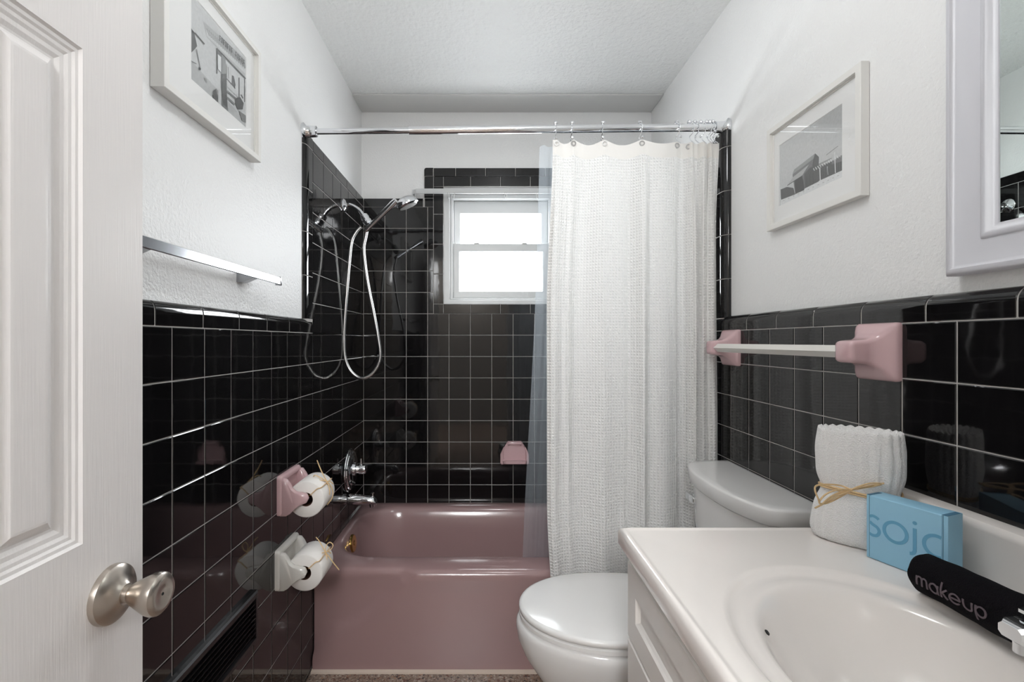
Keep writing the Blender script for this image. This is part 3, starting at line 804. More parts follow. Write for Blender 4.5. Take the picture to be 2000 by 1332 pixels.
b.build('spout', M['chrome'], fa, angle=25)
MB().lathe([(0, 0.010), (0.012, 0.010), (0.013, 0.007)], (0.634, 0.556, zt_ - 0.026), (0, 0, -1), 20).build('aerator', M['chrome'], fa)
b = MB()
b.loft([[(x, 0.556 + s_ * hy, z + dz) for s_, dz in ((-1, 0), (1, 0), (1, th), (-1, th))] for x, hy, z, th in ((0.770, 0.018, zt_ + 0.014, 0.012), (0.72, 0.018, zt_ + 0.010, 0.010), (0.66, 0.015, zt_ + 0.005, 0.006), (0.640, 0.012, zt_ + 0.0045, 0.004))])
b.build('lever', M['chrome'], fa, angle=25)

# ================================================================== DOOR
XD = -0.4935; YE = 0.6775; YH = -0.008; DT = 0.035; DH = 2.03
door = empty('door_1', (XD - DT / 2, YE, 0.008), kind='structure')
# panels in (y0, y1, z0, z1), mirrored pair columns
pc = ((YE - 0.1005 - 0.126, YE - 0.1005), (YH + 0.1005, YH + 0.1005 + 0.126))
zb_, zt1 = CZ - 0.248, CZ + 0.357
prow = ((0.25, zb_ - 0.20), (zb_, zt1), (zt1 + 0.10, DH - 0.11))
# stiles and rails as one slab with holes: built as a grid of cells
yb = [YH, pc[1][0], pc[1][1], pc[0][0], pc[0][1], YE]
zb2 = [0.008, prow[0][0], prow[0][1], prow[1][0], prow[1][1], prow[2][0], prow[2][1], DH]
V = {}; vs2 = []; fs2 = []
def vid(p):
    p = tuple(round(q, 5) for q in p)
    if p not in V: V[p] = len(vs2); vs2.append(p)
    return V[p]
for side, xx in ((0, XD), (1, XD - DT)):
    for i in range(5):
        for k in range(7):
            if i in (1, 3) and k in (1, 3, 5): continue
            fs2.append([vid((xx, yb[i], zb2[k])), vid((xx, yb[i + 1], zb2[k])), vid((xx, yb[i + 1], zb2[k + 1])), vid((xx, yb[i], zb2[k + 1]))])
pr_ = []
for i in range(5):
    for k in (0, 7):
        fs2.append([vid((XD, yb[i], zb2[k])), vid((XD, yb[i + 1], zb2[k])), vid((XD - DT, yb[i + 1], zb2[k])), vid((XD - DT, yb[i], zb2[k]))])
for k in range(7):
    for i in (0, 5):
        fs2.append([vid((XD, yb[i], zb2[k])), vid((XD, yb[i], zb2[k + 1])), vid((XD - DT, yb[i], zb2[k + 1])), vid((XD - DT, yb[i], zb2[k]))])
for i in (1, 3):
    for k in (1, 3, 5):
        ya, yb_, za, zb3 = yb[i], yb[i + 1], zb2[k], zb2[k + 1]
        q = [(ya, za), (yb_, za), (yb_, zb3), (ya, zb3)]
        for j in range(4):
            a, c_ = q[j], q[(j + 1) % 4]
            fs2.append([vid((XD, *a)), vid((XD, *c_)), vid((XD - DT, *c_)), vid((XD - DT, *a))])
put('door_slab', vs2, fs2, M['door'], door, smooth=False)
def rr2(ya, yb_, za, zb3, ins, x): return [(x, ya + ins, za + ins), (x, yb_ - ins, za + ins), (x, yb_ - ins, zb3 - ins), (x, ya + ins, zb3 - ins)]
for i in (1, 3):
    for k in (1, 3, 5):
        ya, yb_, za, zb3 = yb[i], yb[i + 1], zb2[k], zb2[k + 1]
        prof = [(0.0, 0.0), (0.003, -0.0035), (0.007, -0.004), (0.010, -0.0065), (0.014, -0.007), (0.018, -0.0095), (0.023, -0.010), (0.028, -0.013), (0.031, -0.0135),
                (0.034, -0.012), (0.042, -0.0045), (0.045, -0.004)]
        front_ = [rr2(ya, yb_, za, zb3, ins, XD + x * 0.72 - 0.0003) for ins, x in prof]
        back_ = [rr2(ya, yb_, za, zb3, ins, XD - DT - x + 0.0003) for ins, x in prof]
        MB().loft(back_[::-1] + front_).build('door_panel', M['door'], door, smooth=False)
# knob
ky, kz = 0.620, CZ - 0.332
kx = XD
kn = MB().lathe([(0, 0.0375), (0.003, 0.0375), (0.007, 0.0365), (0.010, 0.0330), (0.014, 0.0235), (0.018, 0.0160), (0.021, 0.0130)], (kx, ky, kz), (1, 0, 0), 40).build('rosette', M['nickel'], door)
k2 = MB().lathe([(0.017, 0.0110), (0.027, 0.0110), (0.030, 0.0135), (0.036, 0.0165), (0.046, 0.0215), (0.055, 0.0258), (0.061, 0.0272), (0.066, 0.0262), (0.0695, 0.0225), (0.0705, 0.0175), (0.0690, 0.0110), (0.0685, 0.0040)], (kx, ky, kz), (1, 0, 0), 40).build('doorknob', M['nickel'], door)
MB().lathe([(0.0684, 0.0022), (0.0690, 0.0018)], (kx, ky, kz), (1, 0, 0), 12).build('lock_hole', M['dark'], k2)
MB().lathe([(0, 0.0375), (0.006, 0.036), (0.012, 0.026), (0.016, 0.011), (0.03, 0.011), (0.045, 0.0215), (0.058, 0.026), (0.064, 0.018)], (XD - DT, ky, kz), (-1, 0, 0), 32).build('doorknob', M['nickel'], door)
for hz in (0.25, 1.05, 1.83):
    MB().lathe([(0, 0.006), (0.08, 0.006)], (XD - DT / 2 - 0.014, YH - 0.006, hz), (0, 0, 1), 12).build('hinge', M['nickel'], door)

# ================================================================== TOWEL BARS
tb = empty('towel_bar', (-0.60, 1.07, 1.34), 'flat brushed metal towel bar on the white wall above left wainscot', 'towel bar')
zb0 = CZ + 0.1725
b = MB(); pr_ = [(-0.604, zb0 - 0.008), (-0.592, zb0 - 0.0115), (-0.590, zb0 - 0.010), (-0.590, zb0 + 0.0085), (-0.592, zb0 + 0.010), (-0.604, zb0 + 0.0095)]
b.loft([[(x, y, z) for x, z in pr_] for y in (0.735, 1.354)]).build('bar', M['alu'], tb, smooth=False)
for y in (0.732, 1.354):
    rbox('end_cap', -0.606, -0.588, y, y + 0.004, zb0 - 0.013, zb0 + 0.012, 0.001, M['alu'], tb)
for y in (0.84, 1.235):
    b = MB(); b.loft([[(XLP, y - 0.016, zb0 - 0.020), (XLP, y + 0.016, zb0 - 0.020), (XLP, y + 0.016, zb0 + 0.004), (XLP, y - 0.016, zb0 + 0.004)],
                      [(XLP + 0.012, y - 0.013, zb0 - 0.020), (XLP + 0.012, y + 0.013, zb0 - 0.020), (XLP + 0.012, y + 0.013, zb0 + 0.003), (XLP + 0.012, y - 0.013, zb0 + 0.003)],
                      [(-0.603, y - 0.008, zb0 - 0.009), (-0.603, y + 0.008, zb0 - 0.009), (-0.603, y + 0.008, zb0 + 0.003), (-0.603, y - 0.008, zb0 + 0.003)]])
    b.build('bracket', M['alu'], tb)

rb = empty('towel_bar', (0.79, 1.29, CZ - 0.08), 'pale square towel bar between pink ceramic posts on right black tiles', 'towel bar')
def sq_ring(cy, cz, out, hy, hz, r): return [(XR - out, p[0], p[1]) for p in rrect(cy - hy, cy + hy, cz - hz, cz + hz, r, 4, 4, 5)]
zbar = CZ - 0.0225
for cy in (0.994, 1.590):
    b = MB()
    b.loft([sq_ring(cy, zbar, -0.001, 0.0535, 0.060, 0.008), sq_ring(cy, zbar, 0.007, 0.0535, 0.060, 0.008), sq_ring(cy, zbar, 0.012, 0.051, 0.057, 0.010), sq_ring(cy, zbar, 0.017, 0.046, 0.050, 0.012),
            sq_ring(cy, zbar, 0.024, 0.038, 0.040, 0.012), sq_ring(cy, zbar, 0.033, 0.031, 0.031, 0.010), sq_ring(cy, zbar, 0.045, 0.0265, 0.0255, 0.009), sq_ring(cy, zbar, 0.070, 0.0250, 0.0235, 0.009),
            sq_ring(cy, zbar, 0.077, 0.0225, 0.0210, 0.009), sq_ring(cy, zbar, 0.080, 0.0160, 0.0150, 0.008)])
    b.build('post', M['pink'], rb, angle=60)
xb_ = 0.766; hb = 0.0135
b = MB(); b.loft([[(xb_ - hb, y, zbar), (xb_, y, zbar + hb), (xb_ + hb, y, zbar), (xb_, y, zbar - hb)] for y in (1.015, 1.572)])
b.build('bar', M['white_ceramic'], rb, smooth=False)

# ================================================================== PAPER HOLDERS AND ROLLS
def holder(name, y0, ztop, m, label):
    t = empty(name, (XL, y0 + 0.075, ztop - 0.12), label, 'paper holder')
    zc_ = ztop - 0.068
    yw = 0.152; y1 = y0 + yw
    # recessed back plate: a shallow tray with raised rim
    b = MB()
    def R(i, x, r): return [(x, p[0], p[1]) for p in rrect(y0 + i, y1 - i, ztop - 0.122 + i, ztop - i, r, 4, 4, 4)]
    b.loft([R(0, XL - 0.0005, 0.010), R(0, XL + 0.010, 0.010), R(0.004, XL + 0.015, 0.009), R(0.014, XL + 0.016, 0.008), R(0.019, XL + 0.012, 0.008), R(0.026, XL + 0.006, 0.008)])
    b.build('backplate', m, t, angle=50)
    outl = [(0.004, 0.060), (0.022, 0.058), (0.030, 0.046), (0.038, 0.030), (0.050, 0.020), (0.070, 0.017), (0.084, 0.013), (0.090, 0.0), (0.084, -0.014), (0.066, -0.021), (0.050, -0.032), (0.034, -0.048), (0.022, -0.055), (0.004, -0.056)]
    cxo = sum(p[0] for p in outl) / len(outl); czo = -0.002
    for ya, yb_ in ((y0 + 0.003, y0 + 0.023), (y1 - 0.023, y1 - 0.003)):
        rings = []
        for s_, y in ((0.90, ya), (0.97, ya + 0.003), (1.0, ya + 0.007), (1.0, yb_ - 0.007), (0.97, yb_ - 0.003), (0.90, yb_)):
            rings.append([(XL + 0.002 + (cxo + (p[0] - cxo) * s_), y, zc_ + czo + (p[1] - czo) * s_) for p in outl])
        MB().loft(rings).build('post', m, t, angle=60)
    MB().lathe([(0, 0.009), (yw - 0.04, 0.009)], (XL + 0.078, y0 + 0.02, zc_), (0, 1, 0), 16).build('roller', M['brass'], t)
    return XL + 0.078, zc_
def roll(xc, ya, yb_, zc_, label, bow):
    t = empty('toilet_roll', (xc, (ya + yb_) / 2, zc_ - 0.056), label, 'toilet roll', 'tied toilet rolls')
    R_, r_ = 0.056, 0.0205
    b = MB(); n = 48
    def ring(y, r): return [(xc + r * math.cos(2 * PI * j / n), y, zc_ - 0.009 + r * math.sin(2 * PI * j / n)) for j in range(n)]
    b.loft([ring(ya, r_ + 0.001), ring(ya, R_ - 0.003), ring(ya + 0.003, R_), ring(yb_ - 0.003, R_), ring(yb_, R_ - 0.003), ring(yb_, r_ + 0.001)], wrap=True)
    b.build('paper', M['paper_roll'], t, angle=50)
    b = MB(); b.loft([ring(ya + 0.0005, r_), ring(ya + 0.0005, r_ + 0.0009), ring(yb_ - 0.0005, r_ + 0.0009), ring(yb_ - 0.0005, r_)], wrap=True)
    b.build('core', M['core'], t)
    zz_ = zc_ - 0.009
    # raffia strand through the core and over the outside, with a bow on the upper right
    A = math.radians(38); ym = ya + 0.055
    def sp(a, y, rr=0.0): return Vector((xc + (R_ + 0.0025 + rr) * math.cos(a), y, zz_ + (R_ + 0.0025 + rr) * math.sin(a)))
    kx_ = sp(A, ym)
    strands = [
        [(xc + 0.012, ya + 0.012, zz_ + 0.012), (xc + 0.016, ya - 0.003, zz_ + 0.016), sp(A + 0.1, ya - 0.003, -0.01), sp(A, ya + 0.004), kx_, sp(A, yb_ - 0.004), sp(A, yb_ + 0.004, -0.012), (xc + 0.016, yb_ - 0.01, zz_ + 0.014)],
    ]
    for s_ in bow: strands.append([kx_ + Vector(q) for q in s_])
    for s_ in strands:
        MB().tube(curve_pts(s_, 7), 0.0016, 6).build('raffia_strand', M['raffia'], t)
bowA = [[(0, 0, 0.003), (-0.012, 0.005, 0.020), (-0.026, 0.01, 0.045), (-0.036, 0.012, 0.068)],
        [(0, 0, 0.003), (-0.016, -0.006, 0.016), (-0.034, -0.01, 0.026), (-0.040, -0.004, 0.018), (-0.022, 0.002, 0.010), (0, 0, 0.003)],
        [(0, 0, 0.003), (0.010, 0.006, -0.012), (0.016, 0.01, -0.035), (0.012, 0.01, -0.055), (-0.002, 0.008, -0.074)],
        [(0, 0, 0.003), (0.008, -0.006, -0.010), (0.012, -0.008, -0.028), (0.006, -0.004, -0.040), (0.001, 0.0, -0.02), (0, 0, 0.003)],
        [(-0.030, -0.02, 0.014), (-0.012, -0.012, 0.010), (0, 0, 0.004), (0.008, 0.012, -0.002), (0.012, 0.024, -0.012)]]
bowB = [[(0, 0, 0.003), (-0.010, 0.003, 0.018), (-0.022, 0.006, 0.036), (-0.032, 0.006, 0.048)],
        [(0, 0, 0.003), (0.000, 0.006, 0.020), (0.010, 0.01, 0.030), (0.020, 0.012, 0.020), (0.014, 0.006, 0.008), (0, 0, 0.003)],
        [(0, 0, 0.003), (0.012, 0.004, -0.016), (0.024, 0.008, -0.036), (0.040, 0.01, -0.058)],
        [(0, 0, 0.003), (0.006, -0.004, -0.014), (0.004, -0.008, -0.032), (-0.002, -0.004, -0.030), (-0.001, 0, -0.012), (0, 0, 0.003)],
        [(-0.024, -0.024, 0.000), (-0.010, -0.012, 0.004), (0, 0, 0.004), (0.006, 0.010, 0.0), (0.01, 0.022, -0.010)]]
hx, hz_ = holder('toilet_paper_holder', 1.424, CZ - 0.410, M['pink'], 'pink ceramic paper holder, the upper one on the left wall')
roll(hx, 1.450, 1.553, hz_, 'white toilet roll tied with raffia on the pink ceramic holder', bowA)
hx, hz_ = holder('toilet_paper_holder', 1.4095, CZ - 0.629, M['white_ceramic'], 'white ceramic paper holder, the lower one on the left wall')
roll(hx, 1.436, 1.538, hz_, 'white toilet roll tied with raffia on the white lower holder', bowB)

# soap dish on the back wall
sd = empty('soap_dish', (at(1003, 880, YB).x, YB, at(1003, 907, YB).z), 'small pink ceramic soap dish set in the black back wall', 'soap dish')
cx_, cz_ = at(1005, 884, YB).x, at(1005, 884, YB).z
b = MB()
def dish(hw_t, hw_b, z0_, z1_, y, r=0.006):
    pts = []
    pts += [(-hw_b + r, z0_), (hw_b - r, z0_), (hw_b, z0_ + r), (hw_b, z0_ + 0.052), (hw_b * 0.78, z0_ + 0.088), (hw_t + 0.004, z0_ + 0.094), (hw_t, z1_ - r), (hw_t - r, z1_), (-hw_t + r, z1_), (-hw_t, z1_ - r), (-hw_t - 0.004, z0_ + 0.094), (-hw_b * 0.78, z0_ + 0.088), (-hw_b, z0_ + 0.052), (-hw_b, z0_ + r)]
    return [(cx_ + p[0], y, cz_ + p[1]) for p in pts]
b.loft([dish(0.040, 0.074, -0.060, 0.060, YB + 0.002), dish(0.040, 0.074, -0.060, 0.060, YB - 0.006), dish(0.038, 0.071, -0.057, 0.058, YB - 0.010), dish(0.034, 0.060, -0.045, 0.045, YB - 0.010), dish(0.031, 0.055, -0.040, 0.040, YB - 0.003)])
b.build('backplate', M['pink'], sd, angle=30)
b = MB()
def lip(y, hw, z): return [(cx_ - hw, y, cz_ + z), (cx_ + hw, y, cz_ + z), (cx_ + hw, y, cz_ + z - 0.014), (cx_ - hw, y, cz_ + z - 0.014)]
b.loft([lip(YB - 0.004, 0.062, -0.038), lip(YB - 0.045, 0.060, -0.034), lip(YB - 0.062, 0.052, -0.028), lip(YB - 0.066, 0.046, -0.028)])
b.build('tray', M['pink'], sd, angle=60)
rbox('top_ledge', cx_ - 0.036, cx_ + 0.036, YB - 0.022, YB - 0.004, cz_ + 0.044, cz_ + 0.058, 0.004, M['pink'], sd)

# black louvred vent low on the left wall
vent = empty('wall_vent', (XL, 1.04, CZ - 0.812), 'black louvred vent cover low on the left tiled wall', 'vent')
vy0, vy1, vz0, vz1, vt = 0.80, 1.283, CZ - 0.812, CZ - 0.675, 0.014
def vr(i, x): return [(x, vy0 + i, vz0 + i), (x, vy1 - i, vz0 + i), (x, vy1 - i, vz1 - i), (x, vy0 + i, vz1 - i)]
MB().loft([vr(0, XL - 0.0005), vr(0, XL + vt - 0.004), vr(0.004, XL + vt), vr(0.014, XL + vt), vr(0.016, XL + 0.001)], cap0=False, cap1=True).build('frame', M['black_plastic'], vent, smooth=False)
for k in range(8):
    z = vz0 + 0.022 + k * 0.0130
    b = MB(); b.loft([[(XL + 0.002, y, z), (XL + 0.002, y, z + 0.0015), (XL + 0.013, y, z + 0.0085), (XL + 0.013, y, z + 0.007)] for y in (vy0 + 0.015, vy1 - 0.015)])
    b.build('louvre', M['black_plastic'], vent, smooth=False)

# ================================================================== SHOWER FITTINGS
hs = empty('hand_shower', (XL, 2.09, at(706, 440, 2.09).z), 'chrome hand shower with looping metal hose on a wall arm', 'shower head')
zf = CZ + (VY - 402) / F * 2.09
yA = 2.09
MB().lathe([(0, 0.030), (0.003, 0.030), (0.008, 0.026), (0.012, 0.014), (0.016, 0.011)], (XL, yA, zf), (1, 0, 0), 28).build('wall_flange', M['chrome'], hs)
def q(px, py, d=yA): return at(px, py, d)
arm = curve_pts([(XL + 0.004, yA, zf), (XL + 0.025, yA, zf + 0.004), q(692, 404), q(702, 411), q(711, 423)], 6)
MB().tube(arm, 0.0085, 14).build('shower_arm', M['chrome'], hs)
a_, b_2 = q(710, 421), q(722, 440)
MB().lathe([(0, 0.012), (0.004, 0.017), (0.016, 0.019), (0.026, 0.017), (0.034, 0.020), (0.048, 0.019), (0.052, 0.012)], a_ - (b_2 - a_).normalized() * 0.004, b_2 - a_, 24).build('swivel_holder', M['chrome'], hs)
h0, h1 = q(712, 452, 2.085), q(774, 392, 2.02)
dirh = (h1 - h0)
pts = [h0 + dirh * t for t in (0, 0.1, 0.25, 0.5, 0.75, 0.9, 1.0)]
MB().tube(pts, [0.010, 0.012, 0.0105, 0.0115, 0.013, 0.015, 0.014], 16).build('handle', M['chrome'], hs)
hc = q(795, 397, 1.995)
nrm = Vector((0.40, 0.12, -0.91)).normalized()
MB().lathe([(-0.030, 0.004), (-0.028, 0.018), (-0.020, 0.034), (-0.010, 0.044), (0.0, 0.048), (0.008, 0.0475), (0.012, 0.043)], hc, nrm, 32).build('head', M['chrome'], hs)
MB().lathe([(0.0122, 0.040), (0.015, 0.038), (0.0155, 0.004)], hc, nrm, 32).build('spray_face', M['hose'], hs)
hose = [q(712, 452), q(705, 444), q(697, 452), q(687, 472), q(682, 515), q(678, 562), q(673, 630), q(672, 665), q(674, 698), q(683, 722), q(698, 736), q(710, 738.5), q(726, 731), q(739, 712), q(743, 690), q(738, 652), q(729, 605), q(720, 560), q(714, 520), q(711, 485), q(715, 462), q(718, 446)]
hose = [Vector((p.x, p.y + (0.0 if i < 11 else -0.004), p.z)) for i, p in enumerate(hose)]
hp = curve_pts(hose[1:], 26)
MB().tube(hp, [0.0068 + 0.0007 * (i % 2) for i in range(len(hp))], 10).build('hose', M['hose'], hs, angle=80)

sv = empty('shower_valve', (XL, 2.184, CZ - 0.70), 'round chrome shower valve plate with knob above the tub spout', 'faucet')
zv = CZ + (VY - 918) / F * 2.184
MB().lathe([(0, 0.098), (0.004, 0.100), (0.008, 0.098), (0.009, 0.088), (0.013, 0.086), (0.016, 0.080), (0.016, 0.068), (0.020, 0.064), (0.022, 0.050), (0.022, 0.032)], (XL, 2.184, zv), (1, 0, 0), 56).build('escutcheon', M['chrome'], sv)
MB().lathe([(0.020, 0.030), (0.030, 0.028), (0.034, 0.020), (0.044, 0.018), (0.046, 0.024), (0.062, 0.023), (0.074, 0.021), (0.078, 0.016), (0.079, 0.004)], (XL, 2.184, zv + 0.004), (1, 0, 0), 32).build('knob', M['chrome'], sv)
MB().tube([(XL + 0.054, 2.184, zv + 0.02), (XL + 0.054, 2.180, zv + 0.055)], [0.006, 0.004], 12).build('lever', M['chrome'], sv)
ts = empty('tub_spout', (XL, 2.16, CZ - 0.76), 'chrome tub spout with diverter over the drain end of the tub', 'faucet')
zs_ = CZ + (VY - 976) / F * 2.16
b = MB(); rings = []
for x, rz, ry, dz in ((0, 0.026, 0.026, 0), (0.01, 0.027, 0.027, 0), (0.05, 0.024, 0.026, 0.0), (0.09, 0.020, 0.024, -0.001), (0.115, 0.019, 0.022, -0.004), (0.128, 0.015, 0.019, -0.010), (0.133, 0.008, 0.012, -0.016)):
    rings.append([(XL + x, 2.16 + ry * math.cos(2 * PI * j / 24), zs_ + dz + rz * math.sin(2 * PI * j / 24) * (1.0 if math.sin(2 * PI * j / 24) > 0 else 0.85)) for j in range(24)])
b.loft(rings).build('spout', M['chrome'], ts, angle=60)
MB().lathe([(0, 0.004), (0.014, 0.003), (0.016, 0.008), (0.019, 0.008), (0.020, 0.004)], (XL + 0.112, 2.16, zs_ + 0.014), (0, 0, 1), 16).build('diverter', M['chrome'], ts)
MB().lathe([(0, 0.013), (0.022, 0.012)], (XL + 0.108, 2.16, zs_ - 0.010), (0.1, 0, -1), 20).build('outlet', M['chrome'], ts)

# ================================================================== SHOWER ROD, HOOKS, CURTAIN, LINER
YR = 1.667
zRL = at(600, 257, YR).z; zRR = at(1420, 248.5, YR).z
def rod_z(x): return zRL + (zRR - zRL) * (x - XLP) / (XRP - XLP)
rod = empty('shower_rod', (0.1, YR, zRL), 'chrome telescoping shower rod spanning the room above the tub', 'shower rod')
xj = at(798, 257, YR).x
MB().tube([(XLP + 0.004, YR, rod_z(XLP)), (xj + 0.03, YR, rod_z(xj + 0.03))], 0.0105, 24).build('inner_tube', M['chrome'], rod)
MB().tube([(xj, YR, rod_z(xj)), (xj + 0.0015, YR, rod_z(xj)), (XRP - 0.004, YR, rod_z(XRP))], [0.0115, 0.0135, 0.0135], 24).build('outer_tube', M['chrome'], rod)
for s_, xw in ((1, XLP), (-1, XRP)):
    MB().lathe([(0, 0.030), (0.004, 0.030), (0.008, 0.024), (0.014, 0.020), (0.046, 0.019), (0.048, 0.014)], (xw, YR, rod_z(xw)), (s_, 0, 0), 28).build('flange', M['chrome'], rod)

hook_px = [1085.6, 1118, 1178, 1250, 1322, 1346.5, 1357, 1369, 1380.5, 1386.5, 1392.5]
HX = [at(px, 250, YR).x for px in hook_px]
ordn = ['first', 'second', 'third', 'fourth', 'fifth', 'sixth', 'seventh', 'eighth', 'ninth', 'tenth', 'last']
gz = at(1180, 285, YR).z      # grommet height
zr0 = rod_z(HX[0])
proto = empty('curtain_hook', (HX[0], YR, zr0), 'chrome roller curtain hook, first from the left on the shower rod', 'curtain hook', 'curtain hooks on the shower rod')
x0h = HX[0]
MB().lathe([(-0.007, 0.003), (-0.005, 0.006), (0, 0.0075), (0.005, 0.006), (0.007, 0.003)], (x0h, YR, zr0 + 0.020), (1, 0, 0), 14).build('roller_ball', M['chrome'], proto)
wire = curve_pts([(x0h, YR + 0.018, zr0 - 0.002), (x0h, YR + 0.012, zr0 + 0.014), (x0h, YR, zr0 + 0.0205), (x0h, YR - 0.012, zr0 + 0.014), (x0h, YR - 0.018, zr0 - 0.002), (x0h - 0.002, YR - 0.014, zr0 - 0.022), (x0h - 0.006, YR - 0.004, zr0 - 0.036), (x0h - 0.004, YR - 0.010, zr0 - 0.052), (x0h, YR - 0.020, zr0 - 0.062)], 5)
MB().tube(wire, 0.0014, 6).build('wire', M['chrome'], proto)
b = MB(); b.lathe([(-0.003, 0.0015), (0, 0.005), (0.003, 0.0015)], (x0h, YR - 0.021, zr0 - 0.040), (0, 1, 0), 12).build('bead', M['chrome'], proto)
kids = [o for o in bpy.data.objects if o.parent == proto]
for i in range(1, len(HX)):
    c_ = proto.copy(); COL.objects.link(c_); c_.location = (HX[i], YR, rod_z(HX[i]))
    c_.rotation_euler = (0, 0, random.uniform(-0.3, 0.3) + (0.6 if i >= 5 else 0))
    c_['label'] = 'chrome roller curtain hook, %s from the left on the shower rod' % ordn[i] if i < 10 else 'chrome roller curtain hook nearest the right wall on the shower rod'
    for kd in kids:
        d_ = kd.copy(); COL.objects.link(d_); d_.parent = c_; d_.matrix_parent_inverse = kd.matrix_parent_inverse.copy()

# curtain: cloth path through the hooks with folds between them
cur = empty('shower_curtain', (0.52, YR, 0.16), 'white waffle-weave shower curtain hanging at right from chrome hooks', 'curtain')
nodes = [at(1078, 285, YR).x] + HX + [at(1407, 285, YR).x]
amps = [0.006, 0.012, 0.016, 0.018, -0.016, 0.030, -0.032, 0.032, -0.034, 0.032, -0.034, 0.02]
SUB = 22
path = []
for i in range(len(nodes) - 1):
    for k in range(SUB):
        path.append((i, k / SUB))
path.append((len(nodes) - 2, 1.0))
zt_c = gz + 0.014
zb_c = 0.17
NV = 130
verts = []; uvs = []; hemv = []; hemuv = []
# small random vertical creases
cre = [(random.uniform(0.2, 0.83), random.uniform(0.006, 0.02), random.uniform(-0.0035, 0.0035), random.uniform(0, 6)) for _ in range(46)]
folds = [(0.262, 0.022, 0.020), (0.33, 0.03, -0.012), (0.548, 0.016, 0.030), (0.60, 0.05, -0.016), (0.44, 0.04, 0.008), (0.698, 0.010, -0.020), (0.735, 0.014, 0.014), (0.505, 0.010, -0.012)]
def curt(i, t, v):
    """v = 0 top .. 1 bottom"""
    xa, xb = nodes[i], nodes[i + 1]
    z = zt_c + (zb_c - zt_c) * v
    x = xa + (xb - xa) * t
    # S shaped doubling-back where hooks are bunched
    g_ = xb - xa
    bunch = max(0, 0.06 - g_) / 0.06
    s_ = math.sin(PI * t)
    dn = min(1, v * 6)
    A = amps[i] * (0.55 + 0.45 * dn) * (1 + 0.25 * math.sin(v * 5 + i))
    y = YR - 0.020 + A * s_
    x += bunch * 0.012 * math.sin(2 * PI * t + i) * dn
    sag = 0
    if i in (1, 2, 3, 4): sag = (0.010 + 0.05 * g_) * s_ ** 1.2
    z -= sag * math.exp(-v * 9)
    # soft long folds that open downwards
    for fx_, fw, fa_ in folds:
        y -= fa_ * dn * math.exp(-((x - fx_ + 0.012 * v) / fw) ** 2)
    for cx_2, cw, ca, ph in cre:
        y += ca * dn * math.exp(-((x - cx_2 - 0.012 * math.sin(v * 4 + ph)) / cw) ** 2)
    # left border drifts left then back, right border clears the tiles
    edge = max(0, 1 - (x - nodes[0]) / 0.25)
    x += edge * (-0.022 * sstep(0, 0.35, v) + 0.020 * sstep(0.72, 1.0, v))
    er = max(0, 1 - (nodes[-1] - x) / 0.10)
    x -= er * (0.006 * sstep(0, 0.15, v) - 0.004 * sstep(0.3, 0.6, v))
    y -= 0.012 * v
    if x > 0.60:
        k_ = sstep(0.60, 0.72, x)
        y = y + k_ * ((1.676 + (y - 1.647) * 0.62) - y)
    y = max(min(y, 1.684), 1.612)
    return x, y, z
NU = len(path)
acc = 0; prevp = None; ulen = []
for i, t in path:
    p_ = curt(i, t, 0.3)
    if prevp: acc += math.hypot(p_[0] - prevp[0], p_[1] - prevp[1])
    prevp = p_; ulen.append(acc)
vlist = [0.030 + (1 - 0.030) * k / NV for k in range(NV + 1)]
for v_ in vlist:
    for u_, (i, t) in enumerate(path):
        p_ = curt(i, t, v_); verts.append(p_); uvs.append((ulen[u_], p_[2]))
faces = [[r * NU + c_, r * NU + c_ + 1, (r + 1) * NU + c_ + 1, (r + 1) * NU + c_] for r in range(NV) for c_ in range(NU - 1)]
put('cloth', verts, faces, M['waffle'], cur, uv=uvs, angle=180)
verts = []; nh = 6
for v_ in [0.0305 * k / nh for k in range(nh + 1)]:
    for (i, t) in path: verts.append(curt(i, t, v_))
faces = [[r * NU + c_, r * NU + c_ + 1, (r + 1) * NU + c_ + 1, (r + 1) * NU + c_] for r in range(nh) for c_ in range(NU - 1)]
put('header_band', verts, faces, M['hem'], cur, angle=180)
for i, x in enumerate(HX[:6]):
    y = curt(i + 1, 0, 0)[1]
    MB().lathe([(-0.001, 0.0055), (-0.002, 0.0095), (0.001, 0.0095), (0.001, 0.0055)], (x, y - 0.0025, gz), (0.15 * math.sin(i * 2), -1, 0), 20, False, False).build('grommet', M['hose'], cur)

# clear liner, hanging inside the tub
lin = empty('shower_liner', (0.45, 1.78, 0.16), 'clear plastic shower liner hanging inside the tub behind the curtain', 'curtain')
verts = []; nu, nv = 150, 60
for r in range(nv + 1):
    v_ = r / nv
    z = at(1056, 279, YR).z + (0.17 - at(1056, 279, YR).z) * v_
    yl = YR + 0.034 + 0.172 * sstep(0.25, 0.9, v_)
    xl = at(1056, 279, YR).x + (0.138 - at(1056, 279, YR).x) * v_ ** 1.15
    for k in range(nu + 1):
        u_ = k / nu
        x = xl + (0.72 - xl) * u_
        fold = 0.008 * math.sin(u_ * 46 + 1.2 * math.sin(v_ * 3)) * (0.4 + 0.6 * u_) + 0.006 * math.sin(u_ * 111 + 2)
        fold *= sstep(0, 0.03, u_) * 0.7 + 0.3
        verts.append((x, yl + fold, z + (0.006 * math.sin(u_ * 46) if r == 0 else 0)))
faces = [[r * (nu + 1) + c_, r * (nu + 1) + c_ + 1, (r + 1) * (nu + 1) + c_ + 1, (r + 1) * (nu + 1) + c_] for r in range(nv) for c_ in range(nu)]
put('sheet', verts, faces, M['liner'], lin, angle=180)

